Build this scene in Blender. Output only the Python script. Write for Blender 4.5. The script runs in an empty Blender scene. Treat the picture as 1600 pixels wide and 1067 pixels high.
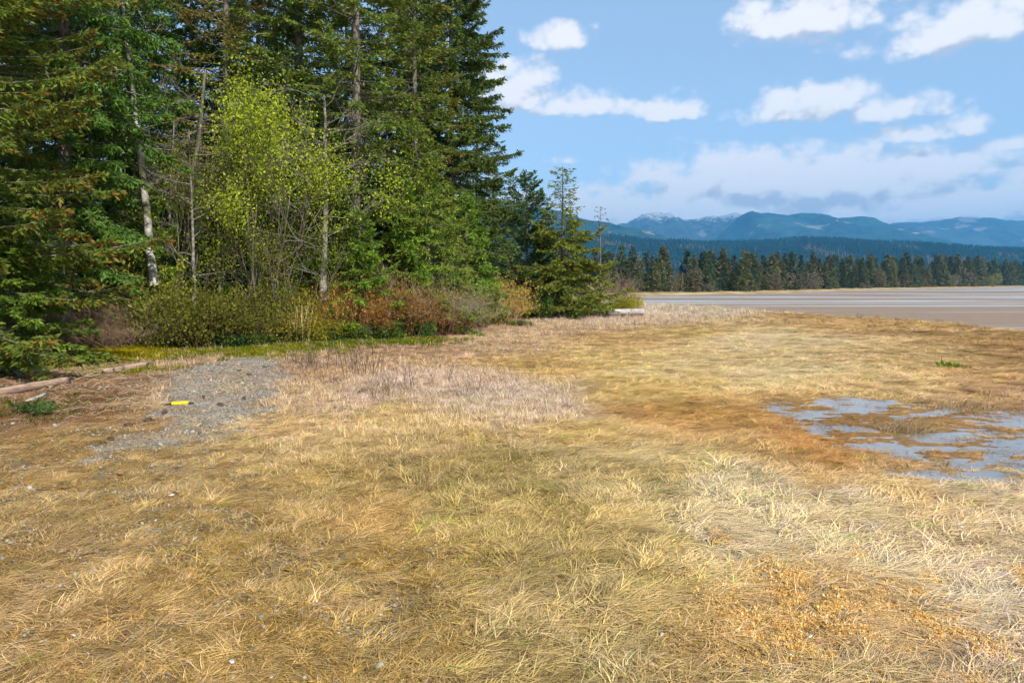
import bpy, math, random
import numpy as np
from mathutils import Vector

# ------------------------------------------------------------------ camera, sky, sun, exposure
SC = bpy.context.scene
COL = SC.collection
F, CX, HY, CAMH = 1067.0, 800.0, 441.0, 2.2
cam_d = bpy.data.cameras.new('camera'); cam = bpy.data.objects.new('camera', cam_d); COL.objects.link(cam)
cam.location = (0, 0, CAMH); cam.rotation_euler = (math.radians(90), 0, 0)
cam_d.sensor_width = 36; cam_d.lens = 24.0; cam_d.shift_y = -92.5/1600
cam_d.clip_start = 0.05; cam_d.clip_end = 40000
SC.camera = cam

SUN_EL, SUN_AZ = 39.0, 146.0      # azimuth clockwise from +Y (view direction): behind the camera, to the right
SKY_STRENGTH = 0.13
world = bpy.data.worlds.new('World'); SC.world = world; world.use_nodes = True
sun_d = bpy.data.lights.new('sun', 'SUN'); sun = bpy.data.objects.new('sun', sun_d); COL.objects.link(sun)
sun_d.energy = 3.9; sun_d.angle = math.radians(2.0); sun_d.color = (1.0, 0.95, 0.87)
_sd = Vector((math.sin(math.radians(SUN_AZ))*math.cos(math.radians(SUN_EL)), math.cos(math.radians(SUN_AZ))*math.cos(math.radians(SUN_EL)), math.sin(math.radians(SUN_EL))))
sun.rotation_euler = (-_sd).to_track_quat('-Z', 'Y').to_euler(); sun.location = (20, -20, 60)
SC.view_settings.view_transform = 'Standard'; SC.view_settings.look = 'None'
SC.view_settings.exposure = 0.72; SC.view_settings.gamma = 1.0; SC.view_settings.use_curve_mapping = False
SC.render.engine = 'CYCLES'
cy = SC.cycles
cy.use_denoising = True; cy.max_bounces = 5; cy.diffuse_bounces = 3; cy.glossy_bounces = 2
cy.transmission_bounces = 4; cy.transparent_max_bounces = 4; cy.volume_bounces = 0
cy.use_adaptive_sampling = True; cy.adaptive_threshold = 0.03
cy.caustics_reflective = False; cy.caustics_refractive = False

def lin(r, g, b):
    f = lambda c: (c/255/12.92) if c/255 <= 0.04045 else ((c/255+0.055)/1.055)**2.4
    return (f(r), f(g), f(b))

class NT:
    """small helper for wiring shader nodes"""
    def __init__(s, tree): s.t = tree; s.n = tree.nodes; s.l = tree.links
    def node(s, typ, **kw):
        n = s.n.new(typ)
        for k, v in kw.items(): setattr(n, k, v)
        return n
    def set(s, sock, v):
        if isinstance(v, bpy.types.NodeSocket): s.l.new(v, sock)
        elif v is not None:
            if hasattr(sock.default_value, '__len__') and len(sock.default_value) == 4 and len(v) == 3: v = (*v, 1)
            sock.default_value = v
    def math(s, op, a, b=None, c=None, clamp=False):
        n = s.node('ShaderNodeMath', operation=op, use_clamp=clamp)
        for i, v in enumerate((a, b, c)): s.set(n.inputs[i], v)
        return n.outputs[0]
    def vmath(s, op, a, b=None):
        n = s.node('ShaderNodeVectorMath', operation=op)
        s.set(n.inputs[0], a); s.set(n.inputs[1], b)
        return n.outputs['Value'] if op in ('LENGTH', 'DOT_PRODUCT') else n.outputs[0]
    def mix(s, f, a, b, blend='MIX'):
        n = s.node('ShaderNodeMix', data_type='RGBA', blend_type=blend)
        s.set(n.inputs[0], f); s.set(n.inputs[6], a); s.set(n.inputs[7], b)
        return n.outputs[2]
    def noise(s, vec, scale, detail=4, rough=0.55, dist=0.0, dim='3D'):
        n = s.node('ShaderNodeTexNoise', noise_dimensions=dim); s.set(n.inputs['Vector'], vec)
        n.inputs['Scale'].default_value = scale; n.inputs['Detail'].default_value = detail
        n.inputs['Roughness'].default_value = rough; n.inputs['Distortion'].default_value = dist
        return n.outputs['Fac']
    def ramp(s, f, lo, hi):
        n = s.node('ShaderNodeMapRange', interpolation_type='SMOOTHSTEP'); s.set(n.inputs[0], f)
        s.set(n.inputs[1], lo); s.set(n.inputs[2], hi)
        return n.outputs[0]
    def mapping(s, vec, scale):
        n = s.node('ShaderNodeMapping'); s.set(n.inputs[0], vec); n.inputs['Scale'].default_value = scale
        return n.outputs[0]

# clouds: (px, py, rx, ry, strength) turned into azimuth / elevation on the sky
CLOUDS = [(880,52,52,27,.95),(815,132,58,40,1.1),(905,160,85,24,.95),(1042,170,50,21,1.05),(1265,20,110,40,1.1),
          (1495,38,150,40,1.1),(1265,158,95,34,1.1),(1385,168,80,26,1.0),(1440,206,70,19,1.0),(1520,195,34,22,1.0),(1585,221,46,18,.9),
          (1170,276,140,38,1.45),(1310,280,200,38,1.45),(1400,270,85,20,1.0),(1080,292,150,34,.85),(1340,315,330,30,.85),(880,248,40,14,.62),(930,285,60,30,.6),(1110,326,340,34,1.25),(860,325,190,50,1.0),(1480,318,280,36,1.3),(1050,312,210,32,1.15)]
def cloud_group():
    g = bpy.data.node_groups.new('cloud_cover', 'ShaderNodeTree')
    g.interface.new_socket('Vector', in_out='INPUT', socket_type='NodeSocketVector')
    g.interface.new_socket('Lift', in_out='INPUT', socket_type='NodeSocketFloat')
    g.interface.new_socket('Cover', in_out='OUTPUT', socket_type='NodeSocketFloat')
    T = NT(g); gi = T.node('NodeGroupInput'); go = T.node('NodeGroupOutput')
    v = gi.outputs[0]
    sp = T.node('ShaderNodeSeparateXYZ'); T.set(sp.inputs[0], v)
    az = T.math('ARCTAN2', sp.outputs[0], sp.outputs[1])
    el = T.math('ADD', T.math('ARCSINE', sp.outputs[2]), gi.outputs[1])
    cb = T.node('ShaderNodeCombineXYZ'); T.set(cb.inputs[0], az); T.set(cb.inputs[1], T.math('MULTIPLY', el, 1.35))
    n1 = T.noise(cb.outputs[0], 13, 4, 0.56, dim='2D'); n2 = T.noise(cb.outputs[0], 34, 4, 0.6, dim='2D')
    nn = T.math('ADD', T.math('MULTIPLY', T.math('SUBTRACT', n1, 0.5), 2.1), T.math('MULTIPLY', T.math('SUBTRACT', n2, 0.5), 1.1))
    vo = T.node('ShaderNodeTexVoronoi', feature='F1', voronoi_dimensions='2D'); T.set(vo.inputs['Vector'], cb.outputs[0]); vo.inputs['Scale'].default_value = 24; vo.inputs['Detail'].default_value = 2; vo.inputs['Roughness'].default_value = .5
    nn = T.math('ADD', T.math('MULTIPLY', nn, .72), T.math('MULTIPLY', T.math('SUBTRACT', .62, vo.outputs['Distance']), .75))
    best = None
    for (px, py, rx, ry, st) in CLOUDS:
        a0 = math.atan((px-CX)/F); e0 = math.atan((HY-py)/F*math.cos(a0))
        sx = rx/F*math.cos(a0)**2*1.15; sy = ry/F*math.cos(a0)*1.2
        dx = T.math('DIVIDE', T.math('SUBTRACT', az, a0), sx)
        dy = T.math('DIVIDE', T.math('SUBTRACT', el, e0-sy*.3), sy)
        dy = T.math('MAXIMUM', dy, T.math('MULTIPLY', dy, -2.0))       # flatter undersides
        d = T.math('SQRT', T.math('ADD', T.math('MULTIPLY', dx, dx), T.math('MULTIPLY', dy, dy)))
        w = T.math('SUBTRACT', st, T.math('MULTIPLY', d, 0.85))
        best = w if best is None else T.math('MAXIMUM', best, w)
    # elsewhere the same broken cloud goes on
    cb2 = T.node('ShaderNodeCombineXYZ'); T.set(cb2.inputs[0], az); T.set(cb2.inputs[1], T.math('MULTIPLY', el, 2.6))
    far = T.math('MULTIPLY', T.math('SUBTRACT', T.noise(cb2.outputs[0], 4.2, 2, .5, dim='2D'), 0.5), 3.2)
    out = T.math('MAXIMUM', T.ramp(T.math('ABSOLUTE', az), .66, .80), T.ramp(el, .41, .52))
    cover = T.math('MAXIMUM', best, T.math('SUBTRACT', far, T.math('MULTIPLY', T.math('SUBTRACT', 1.0, out), 3.0)))
    cover = T.math('ADD', T.math('MAXIMUM', cover, -1.0), T.math('MULTIPLY', nn, 0.70))
    T.set(go.inputs[0], cover)
    return g
def build_world():
    T = NT(world.node_tree); T.n.clear()
    out = T.node('ShaderNodeOutputWorld'); bg = T.node('ShaderNodeBackground'); bg.inputs[1].default_value = SKY_STRENGTH
    sky = T.node('ShaderNodeTexSky', sky_type='NISHITA'); sky.sun_disc = False
    sky.sun_elevation = math.radians(SUN_EL); sky.sun_rotation = math.radians(SUN_AZ); sky.altitude = 0
    sky.air_density = 1.0; sky.dust_density = 0.6; sky.ozone_density = 1.6
    tc = T.node('ShaderNodeTexCoord'); v = tc.outputs['Generated']
    g = cloud_group()
    def ev(lift):
        n = T.node('ShaderNodeGroup'); n.node_tree = g; T.set(n.inputs[0], v); n.inputs[1].default_value = lift
        return n.outputs[0]
    c0 = ev(0.0); c1 = ev(0.022)
    mask = T.ramp(c0, -0.06, 0.62)
    lit = T.ramp(T.math('SUBTRACT', c0, c1), -0.55, 0.20)
    k = 1/SKY_STRENGTH
    cc = T.mix(lit, tuple(c*k for c in (0.41, 0.42, 0.465)), tuple(c*k for c in (0.71, 0.69, 0.685)))
    skyc = T.mix(0.45, sky.outputs[0], tuple(c*k for c in (0.30, 0.415, 0.535)))     # thin high cloud evens out the blue
    col = T.mix(T.math('MULTIPLY', mask, 0.93), skyc, cc)
    T.set(bg.inputs[0], col); T.l.new(bg.outputs[0], out.inputs[0])
build_world()

# ------------------------------------------------------------------ numeric helpers
def h2(ix, iy, seed):
    n = (ix.astype(np.int64)*374761393 + iy.astype(np.int64)*668265263 + seed*1442695041) & 0xFFFFFFFF
    n = ((n ^ (n >> 13))*1274126177) & 0xFFFFFFFF
    return ((n ^ (n >> 16)) & 0xFFFF)/65535.0
def vnoise(x, y, seed=0):
    x = np.asarray(x, float); y = np.asarray(y, float)
    ix = np.floor(x); iy = np.floor(y); fx = x-ix; fy = y-iy
    fx = fx*fx*(3-2*fx); fy = fy*fy*(3-2*fy)
    a = h2(ix, iy, seed); b = h2(ix+1, iy, seed); c = h2(ix, iy+1, seed); d = h2(ix+1, iy+1, seed)
    return a+(b-a)*fx+(c-a)*fy+(a-b-c+d)*fx*fy
def fbm(x, y, seed=0, oct=4, gain=.5):
    s = 0; a = 1; t = 0
    for o in range(oct):
        s = s+a*(vnoise(np.asarray(x)*2**o+o*17.3, np.asarray(y)*2**o-o*9.1, seed+o)-.5); t += a; a *= gain
    return s/t*2
def sstep(a, b, x):
    t = np.clip((np.asarray(x, float)-a)/(b-a), 0, 1); return t*t*(3-2*t)
def P(px, py, z=0.0):
    """a point of the marsh surface, from the survey of the photograph"""
    Y = F*(CAMH-z)/(py-HY); return ((px-CX)/F*Y, Y)
def inpoly(x, y, poly):
    x = np.asarray(x, float); y = np.asarray(y, float); r = np.zeros(x.shape, bool)
    n = len(poly)
    for i in range(n):
        x1, y1 = poly[i]; x2, y2 = poly[(i+1) % n]
        if y1 == y2: continue
        r ^= ((y1 > y) != (y2 > y)) & (x < (x2-x1)*(y-y1)/(y2-y1)+x1)
    return r
def pdist(x, y, poly, closed=True):
    x = np.asarray(x, float); y = np.asarray(y, float); d = np.full(x.shape, 1e9)
    n = len(poly)
    for i in range(n if closed else n-1):
        x1, y1 = poly[i]; x2, y2 = poly[(i+1) % n]
        L = (x2-x1)**2+(y2-y1)**2
        t = np.clip(((x-x1)*(x2-x1)+(y-y1)*(y2-y1))/L, 0, 1)
        d = np.minimum(d, np.hypot(x-x1-t*(x2-x1), y-y1-t*(y2-y1)))
    return d
def sdist(x, y, poly):
    d = pdist(x, y, poly); return np.where(inpoly(x, y, poly), -d, d)

FOREST = [(-14,-12),(-12.6,9),(-11.4,14.5),(-11.0,17),(-10.9,21),(-8.2,24.6),(-5.5,26.2),(-2.6,28.3),(-0.6,36),(5.4,46),(11.5,62),(9,74),(-12,86),(-90,95),(-90,-12)]
MARSH = [(48,-30),(40,8),(30,22),(24,31.7),(22.8,40),(20.5,50),(16.5,60),(9.5,73),(-14,92),(-300,120),(-300,-30)]
PATHP = [P(a, b) for a, b in ((268,576),(340,566),(372,548),(420,547),(436,566),(456,590),(432,622),(392,660),(330,690),(250,702),(170,716),(120,722),(150,700),(215,676),(246,645),(246,612))]
PONDP = [P(a, b) for a, b in ((1175,622),(1330,617),(1480,632),(1620,622),(1800,640),(1850,742),(1600,752),(1430,748),(1360,735),(1395,705),(1290,690),(1245,660),(1190,640))]
WATER_Z = -0.055
def gz(x, y):
    x = np.asarray(x, float); y = np.asarray(y, float)
    near = np.hypot(x, y) < 150
    z = .05*fbm(x/2.6, y/2.6, 5, 3)+.045*fbm(x/.42, y/.42, 9, 2)
    z = z*sstep(400, 60, np.hypot(x, y))
    m = sdist(x, y, MARSH)+1.6*fbm(x/7, y/7, 31, 3)
    f = sdist(x, y, FOREST)
    pd = sdist(x, y, PONDP)
    w = sstep(.7, -.3, pd); z = z*(1-w)+w*(WATER_Z-.0025+.045*fbm(x/.50, y/.22, 77, 4, .7)+.026*fbm(x/1.6, y/.7, 41, 3))
    z = z*(1-.7*sstep(.4, -.2, sdist(x, y, PATHP)))
    z = z+0.7*sstep(0.5, -14, f)
    z = z-2.9*sstep(-1.5, 15, m)
    return z
def gz1(x, y): return float(gz(np.array([x]), np.array([y]))[0])

# ------------------------------------------------------------------ mesh helpers
def mesh_np(name, V, faces=None, quads=None, tris=None, tint=None, mat=None, smooth=False):
    V = np.asarray(V, np.float32).reshape(-1, 3)
    me = bpy.data.meshes.new(name)
    parts = []
    if quads is not None and len(quads): parts.append(np.asarray(quads, np.int32).reshape(-1, 4))
    if tris is not None and len(tris): parts.append(np.asarray(tris, np.int32).reshape(-1, 3))
    me.vertices.add(len(V)); me.vertices.foreach_set('co', V.ravel())
    loops = np.concatenate([p.ravel() for p in parts]); sizes = np.concatenate([np.full(len(p), p.shape[1], np.int32) for p in parts])
    me.loops.add(len(loops)); me.loops.foreach_set('vertex_index', loops)
    starts = np.concatenate([[0], np.cumsum(sizes)[:-1]]).astype(np.int32)
    me.polygons.add(len(sizes)); me.polygons.foreach_set('loop_start', starts); me.polygons.foreach_set('loop_total', sizes)
    me.update(calc_edges=True)
    if tint is not None:
        a = me.attributes.new('tint', 'FLOAT_COLOR', 'POINT')
        t = np.ones((len(V), 4), np.float32); t[:, :3] = tint
        a.data.foreach_set('color', t.ravel())
    if smooth: me.polygons.foreach_set('use_smooth', np.ones(len(sizes), bool))
    if mat is not None: me.materials.append(mat)
    return me
def link(name, me, parent=None):
    o = bpy.data.objects.new(name, me); COL.objects.link(o)
    if parent is not None: o.parent = parent
    return o
def tag(o, label=None, cat=None, group=None, kind=None):
    if label: o['label'] = label
    if cat: o['category'] = cat
    if group: o['group'] = group
    if kind: o['kind'] = kind
    return o
def thing(name, label, cat, loc=(0, 0, 0), rz=0, group=None, scale=1):
    o = bpy.data.objects.new(name, None); COL.objects.link(o); o.empty_display_size = .2
    o.location = loc; o.rotation_euler = (0, 0, rz); o.scale = (scale,)*3 if not hasattr(scale, '__len__') else scale
    return tag(o, label, cat, group)
def copy_thing(root, loc, rz, scale, label, group=None, color=None):
    r = root.copy(); COL.objects.link(r)
    r.location = loc; r.rotation_euler = (0, 0, rz); r.scale = (scale,)*3 if not hasattr(scale, '__len__') else scale
    r['label'] = label
    if group: r['group'] = group
    elif 'group' in r: del r['group']
    for ch in root.children:
        c = ch.copy(); COL.objects.link(c); c.parent = r
        if color: c.color = (*color, 1)
    if color: r.color = (*color, 1)
    return r
def nrm(v): return v/np.maximum(np.linalg.norm(v, axis=-1, keepdims=True), 1e-9)
def kites(C, D, L, W, rng, nrmdir=None):
    """one leaf-shaped quad per centre C, pointing along D"""
    D = nrm(D); n = len(C)
    R = rng.normal(size=(n, 3)) if nrmdir is None else nrmdir+rng.normal(size=(n, 3))*.45
    S = nrm(np.cross(D, R)); L = np.asarray(L).reshape(-1, 1); W = np.asarray(W).reshape(-1, 1)
    up = np.cross(S, D)
    V = np.stack([C, C+D*L*.45+S*W*.5+up*W*.12, C+D*L, C+D*L*.45-S*W*.5+up*W*.12], 1).reshape(-1, 3)
    return V, np.arange(4*n).reshape(-1, 4)
class Tubes:
    def __init__(s, n=3): s.V = []; s.Q = []; s.T = []; s.k = 0; s.n = n
    def add(s, pts, rad, n=None):
        n = n or s.n; pts = np.asarray(pts, float); m = len(pts); rad = np.asarray(rad, float)
        tg = nrm(np.gradient(pts, axis=0)); ref = np.array([0, 0, 1.0]) if abs(tg[0, 2]) < .85 else np.array([1.0, 0, 0])
        a = nrm(np.cross(tg, ref)); b = np.cross(tg, a)
        th = np.arange(n)*2*np.pi/n
        R = pts[:, None]+rad[:, None, None]*(np.cos(th)[None, :, None]*a[:, None]+np.sin(th)[None, :, None]*b[:, None])
        s.V.append(R.reshape(-1, 3))
        i = np.arange(m-1)[:, None]*n; j = np.arange(n)[None]; j2 = (j+1) % n
        s.Q.append((np.stack([i+j, i+j2, i+n+j2, i+n+j], -1).reshape(-1, 4))+s.k)
        tip = len(pts)*n
        s.V.append(pts[-1:]+tg[-1]*rad[-1]); s.T.append(np.stack([(m-1)*n+np.arange(n), (m-1)*n+(np.arange(n)+1) % n, np.full(n, tip)], -1)+s.k)
        s.k += m*n+1
    def mesh(s, name, mat, tint=None, smooth=True):
        return mesh_np(name, np.concatenate(s.V), quads=np.concatenate(s.Q), tris=np.concatenate(s.T), tint=tint, mat=mat, smooth=smooth)

# ------------------------------------------------------------------ materials
def new_mat(name):
    m = bpy.data.materials.new(name); m.use_nodes = True; T = NT(m.node_tree); T.n.clear()
    T.out = T.node('ShaderNodeOutputMaterial'); return m, T
def leaf_mat(name, attr='GEOMETRY', trans=.35, mul=1.0, gloss=0.0):
    m, T = new_mat(name)
    a = T.node('ShaderNodeAttribute', attribute_type='GEOMETRY', attribute_name='tint'); c = a.outputs['Color']
    if attr == 'INSTANCER':
        b = T.node('ShaderNodeAttribute', attribute_type='INSTANCER', attribute_name='patch')
        c = T.mix(1.0, c, b.outputs['Color'], 'MULTIPLY')
    else:
        oi = T.node('ShaderNodeObjectInfo'); c = T.mix(1.0, c, oi.outputs['Color'], 'MULTIPLY')
    if mul != 1.0: c = T.mix(1.0, c, (mul, mul, mul), 'MULTIPLY')
    d = T.node('ShaderNodeBsdfDiffuse'); t = T.node('ShaderNodeBsdfTranslucent'); T.set(d.inputs[0], c); T.set(t.inputs[0], c)
    mx = T.node('ShaderNodeMixShader'); mx.inputs[0].default_value = trans; T.l.new(d.outputs[0], mx.inputs[1]); T.l.new(t.outputs[0], mx.inputs[2])
    s = mx.outputs[0]
    if gloss:
        g = T.node('ShaderNodeBsdfGlossy'); g.inputs['Roughness'].default_value = .45; g.inputs[0].default_value = (.9, .9, .9, 1)
        m2 = T.node('ShaderNodeMixShader'); m2.inputs[0].default_value = gloss; T.l.new(s, m2.inputs[1]); T.l.new(g.outputs[0], m2.inputs[2]); s = m2.outputs[0]
    T.l.new(s, T.out.inputs[0]); return m
def bark_mat(name, c1, c2, scale=6, moss=None, bump=.4, vscale=.35):
    m, T = new_mat(name)
    tc = T.node('ShaderNodeTexCoord').outputs['Object']
    v = T.mapping(tc, (1, 1, vscale))
    n = T.noise(v, scale, 5, .65); n2 = T.noise(tc, 1.3, 3)
    c = T.mix(T.ramp(n, .36, .64), c1, c2)
    if moss: c = T.mix(T.ramp(n2, .5, .62), c, moss)
    b = T.node('ShaderNodeBsdfPrincipled'); T.set(b.inputs['Base Color'], c); b.inputs['Roughness'].default_value = .9
    b.inputs['Specular IOR Level'].default_value = .2
    bp = T.node('ShaderNodeBump'); bp.inputs['Strength'].default_value = bump; bp.inputs['Distance'].default_value = .03; T.set(bp.inputs['Height'], n)
    T.l.new(bp.outputs[0], b.inputs['Normal']); T.l.new(b.outputs[0], T.out.inputs[0]); return m
def plain_mat(name, col, rough=.8, var=.25, scale=20, col2=None):
    m, T = new_mat(name); tc = T.node('ShaderNodeTexCoord').outputs['Object']
    n = T.noise(tc, scale, 4); c = T.mix(T.ramp(n, .3, .7), tuple(x*(1-var) for x in col), col2 or tuple(min(1, x*(1+var)) for x in col))
    b = T.node('ShaderNodeBsdfPrincipled'); T.set(b.inputs['Base Color'], c); b.inputs['Roughness'].default_value = rough
    b.inputs['Specular IOR Level'].default_value = .3
    bp = T.node('ShaderNodeBump'); bp.inputs['Strength'].default_value = .3; bp.inputs['Distance'].default_value = .01; T.set(bp.inputs['Height'], n)
    T.l.new(bp.outputs[0], b.inputs['Normal']); T.l.new(b.outputs[0], T.out.inputs[0]); return m
M = {}
M['grass'] = leaf_mat('dry_grass', 'INSTANCER', .25)
M['needle'] = leaf_mat('needles', trans=.36, gloss=.012)
M['leaf'] = leaf_mat('leaves', trans=.42)
M['twig'] = leaf_mat('twigs', trans=0.0)
M['bark_dark'] = bark_mat('bark_conifer', (.085, .072, .058), (.20, .175, .15), 9)
M['bark_grey'] = bark_mat('bark_alder', (.10, .088, .072), (.30, .275, .24), 7, moss=(.07, .075, .025), vscale=1.6, bump=.2)
M['bark_moss'] = bark_mat('bark_mossy', (.075, .060, .04), (.17, .14, .10), 7, moss=(.07, .09, .02))
M['deadwood'] = bark_mat('dead_branch', (.11, .095, .078), (.27, .24, .20), 12, bump=.2)
M['far_bark'] = bark_mat('bark_far', (.10, .08, .06), (.2, .17, .14), 1)

# ground materials ---------------------------------------------------
def ground_mat():
    m, T = new_mat('marsh_soil')
    a = T.node('ShaderNodeAttribute', attribute_type='GEOMETRY', attribute_name='tint').outputs['Color']
    tc = T.node('ShaderNodeTexCoord').outputs['Object']
    n1 = T.noise(tc, 3.0, 6, .65); n2 = T.noise(tc, 38, 4, .6); n3 = T.noise(T.mapping(tc, (1, 3, 1)), 9, 5, .6, .6)
    c = T.mix(T.ramp(n3, .35, .65), T.mix(1.0, a, (.55, .52, .48), 'MULTIPLY'), a)
    c = T.mix(T.math('MULTIPLY', T.ramp(n2, .5, .7), .45), c, (.20, .17, .13))
    c = T.mix(T.math('MULTIPLY', T.ramp(n1, .55, .75), .3), c, (.09, .07, .045))
    b = T.node('ShaderNodeBsdfPrincipled'); T.set(b.inputs['Base Color'], c); b.inputs['Roughness'].default_value = .95
    b.inputs['Specular IOR Level'].default_value = .1
    bp = T.node('ShaderNodeBump'); bp.inputs['Strength'].default_value = .6; bp.inputs['Distance'].default_value = .04
    T.set(bp.inputs['Height'], T.math('ADD', n3, T.math('MULTIPLY', n2, .4)))
    T.l.new(bp.outputs[0], b.inputs['Normal']); T.l.new(b.outputs[0], T.out.inputs[0]); return m
def gravel_mat():
    m, T = new_mat('gravel')
    tc = T.node('ShaderNodeTexCoord').outputs['Object']
    v = T.node('ShaderNodeTexVoronoi'); T.set(v.inputs['Vector'], tc); v.inputs['Scale'].default_value = 45
    cs = T.node('ShaderNodeSeparateColor'); T.set(cs.inputs[0], v.outputs['Color'])
    c = T.mix(cs.outputs[0], (.14, .127, .105), (.38, .35, .30)); c = T.mix(T.ramp(cs.outputs[1], .9, .97), c, (.55, .53, .48))
    n = T.noise(tc, 1.4, 5, .6); c = T.mix(T.math('MULTIPLY', T.ramp(n, .36, .60), .85), c, (.20, .15, .095))
    b = T.node('ShaderNodeBsdfPrincipled'); T.set(b.inputs['Base Color'], c); b.inputs['Roughness'].default_value = .9
    b.inputs['Specular IOR Level'].default_value = .2
    bp = T.node('ShaderNodeBump'); bp.inputs['Strength'].default_value = .8; bp.inputs['Distance'].default_value = .012; T.set(bp.inputs['Height'], v.outputs['Distance'])
    T.l.new(bp.outputs[0], b.inputs['Normal']); T.l.new(b.outputs[0], T.out.inputs[0]); return m
def mud_mat():
    m, T = new_mat('tidal_mud')
    tc = T.node('ShaderNodeTexCoord').outputs['Object']
    rot = T.node('ShaderNodeMapping'); T.set(rot.inputs[0], tc); rot.inputs['Rotation'].default_value = (0, 0, math.radians(-8)); rot.inputs['Scale'].default_value = (.006, .060, 1)
    n = T.noise(rot.outputs[0], 1.0, 5, .6, .3); n2 = T.noise(tc, .9, 4, .6)
    wet = T.ramp(n, .47, .58)
    c = T.mix(n2, (.17, .118, .080), (.30, .225, .165)); c = T.mix(wet, c, (.37, .36, .34))  # wet bands also get pale grey: reflected sky put into the base colour
    b = T.node('ShaderNodeBsdfPrincipled'); T.set(b.inputs['Base Color'], c)
    r = T.math('MULTIPLY_ADD', wet, -.50, .80); T.set(b.inputs['Roughness'], r)
    T.set(b.inputs['Specular IOR Level'], T.math('MULTIPLY_ADD', wet, .45, .05))
    bp = T.node('ShaderNodeBump'); bp.inputs['Strength'].default_value = .25; bp.inputs['Distance'].default_value = .05; T.set(bp.inputs['Height'], n2)
    T.l.new(bp.outputs[0], b.inputs['Normal']); T.l.new(b.outputs[0], T.out.inputs[0]); return m
def water_mat():
    m, T = new_mat('puddle_water')
    tc = T.node('ShaderNodeTexCoord').outputs['Object']
    n = T.noise(tc, 2.2, 4); c = T.mix(n, (.15, .135, .115), (.28, .265, .25))
    b = T.node('ShaderNodeBsdfPrincipled'); T.set(b.inputs['Base Color'], c); b.inputs['Roughness'].default_value = .06; b.inputs['IOR'].default_value = 1.5
    bp = T.node('ShaderNodeBump'); bp.inputs['Strength'].default_value = .06; bp.inputs['Distance'].default_value = .02; T.set(bp.inputs['Height'], T.noise(tc, 9, 2))
    T.l.new(bp.outputs[0], b.inputs['Normal']); T.l.new(b.outputs[0], T.out.inputs[0]); return m

# ------------------------------------------------------------------ grass survey: what grows where
# px, py, colour (sRGB), density, length, share of upright blades
GP = [(50,640,150,108,76,.5,.6,.1),(60,720,180,146,88,.5,.6,.2),(100,800,184,152,92,.5,.6,.15),(60,900,180,146,88,.55,.7,.1),(60,1030,180,146,88,.65,.8,.1),
(250,760,188,156,98,.55,.6,.15),(300,900,178,146,82,.55,.7,.1),(300,1040,174,140,76,.7,.8,.1),(430,700,200,166,110,.85,.7,.3),(500,740,186,154,82,.95,.75,.35),(550,820,176,140,72,.85,.7,.3),
(550,950,174,142,76,.6,.7,.2),(550,1040,178,146,84,.55,.7,.1),(480,625,200,168,130,.85,.6,.6),(520,580,186,148,114,.7,.6,.6),(600,620,218,186,160,.95,.6,.8),(700,600,220,188,164,.95,.6,.8),
(800,625,232,204,180,1,.6,.9),(880,635,226,196,166,1,.6,.8),(700,680,192,160,98,1,.7,.4),(800,760,172,146,78,1,.75,.35),(900,850,162,136,70,.9,.75,.3),(780,900,178,148,82,.7,.7,.2),
(950,680,192,160,92,1,.8,.2),(1000,760,198,170,106,1,1,.08),(1000,900,172,146,86,1,1,.05),(900,1000,166,140,82,1,.9,.08),(1000,1050,176,152,98,1,1,.03),(1150,800,216,192,146,1,1.1,0),
(1350,800,216,192,150,1,1.1,0),(1550,800,210,182,142,1,1.1,0),(1200,950,204,166,104,.40,.9,0),(1400,980,206,172,120,.40,.9,.05),(1550,920,208,184,150,1,1.0,.1),(1300,1050,188,160,112,.9,1.1,0),(1550,1040,182,152,118,1,1,.1),
(650,545,180,142,106,.8,.6,.4),(750,540,188,154,118,.9,.6,.5),(850,520,192,160,126,.9,.6,.5),(820,570,192,156,88,1,.7,.3),(950,560,198,166,96,1,.8,.2),(950,500,204,176,152,.9,.7,.7),(1080,488,208,186,162,.9,.7,.7),
(950,530,182,146,86,1,.7,.3),(1100,565,214,186,130,1,.9,.1),(1100,520,186,154,90,1,.8,.2),(1050,600,196,164,90,1,.8,.1),(1200,530,222,194,144,1,.9,.1),(1200,580,216,190,134,1,.9,.1),(1400,560,190,156,98,1,.9,.1),(1350,600,188,156,100,1,.9,.1),
(1100,640,176,132,60,1,.6,.1),(1200,660,172,126,54,1,.5,.1),(1150,690,182,144,84,1,.6,.1),(1300,690,168,120,54,.9,.5,.1),(1400,650,166,122,64,.8,.5,.1),(1500,700,174,130,76,.8,.5,.1),(1250,740,188,152,96,1,.8,.05),(1450,760,188,154,104,1,.9,.05),
(1550,625,172,136,96,1,.8,.4),(1400,510,172,134,76,1,.8,.3),(1580,540,160,122,68,1,.8,.3),(1300,493,168,132,76,1,.8,.3),(1550,590,168,130,76,1,.9,.1)]
GPA = np.array(GP, float)
GPC = np.array([lin(*g[2:5]) for g in GP])
def survey(x, y):
    """colour, density, length, upright share at a ground point (nearest surveyed spots, blended)"""
    Y = np.maximum(np.asarray(y, float), 1.2); j = .16*np.minimum(Y, 12)**.9
    xs = x+j*fbm(x/(1+.1*Y)/1.1, y/(1+.1*Y)/1.1, 201, 3)*1.0; ys = np.maximum(Y+j*1.2*fbm(x/(1+.1*Y)/1.1, y/(1+.1*Y)/1.1, 305, 3), 1.2)
    u = (CX+F*xs/ys)/170; v = np.log(F*CAMH/ys)*4.2
    gu = GPA[:, 0]/170; gv = np.log(GPA[:, 1]-HY)*4.2
    w = 1/((u[:, None]-gu)**2+(v[:, None]-gv)**2+.03)**2.2
    w /= w.sum(1, keepdims=True)
    return w@GPC, w@GPA[:, 5], w@GPA[:, 6], w@GPA[:, 7]

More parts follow.
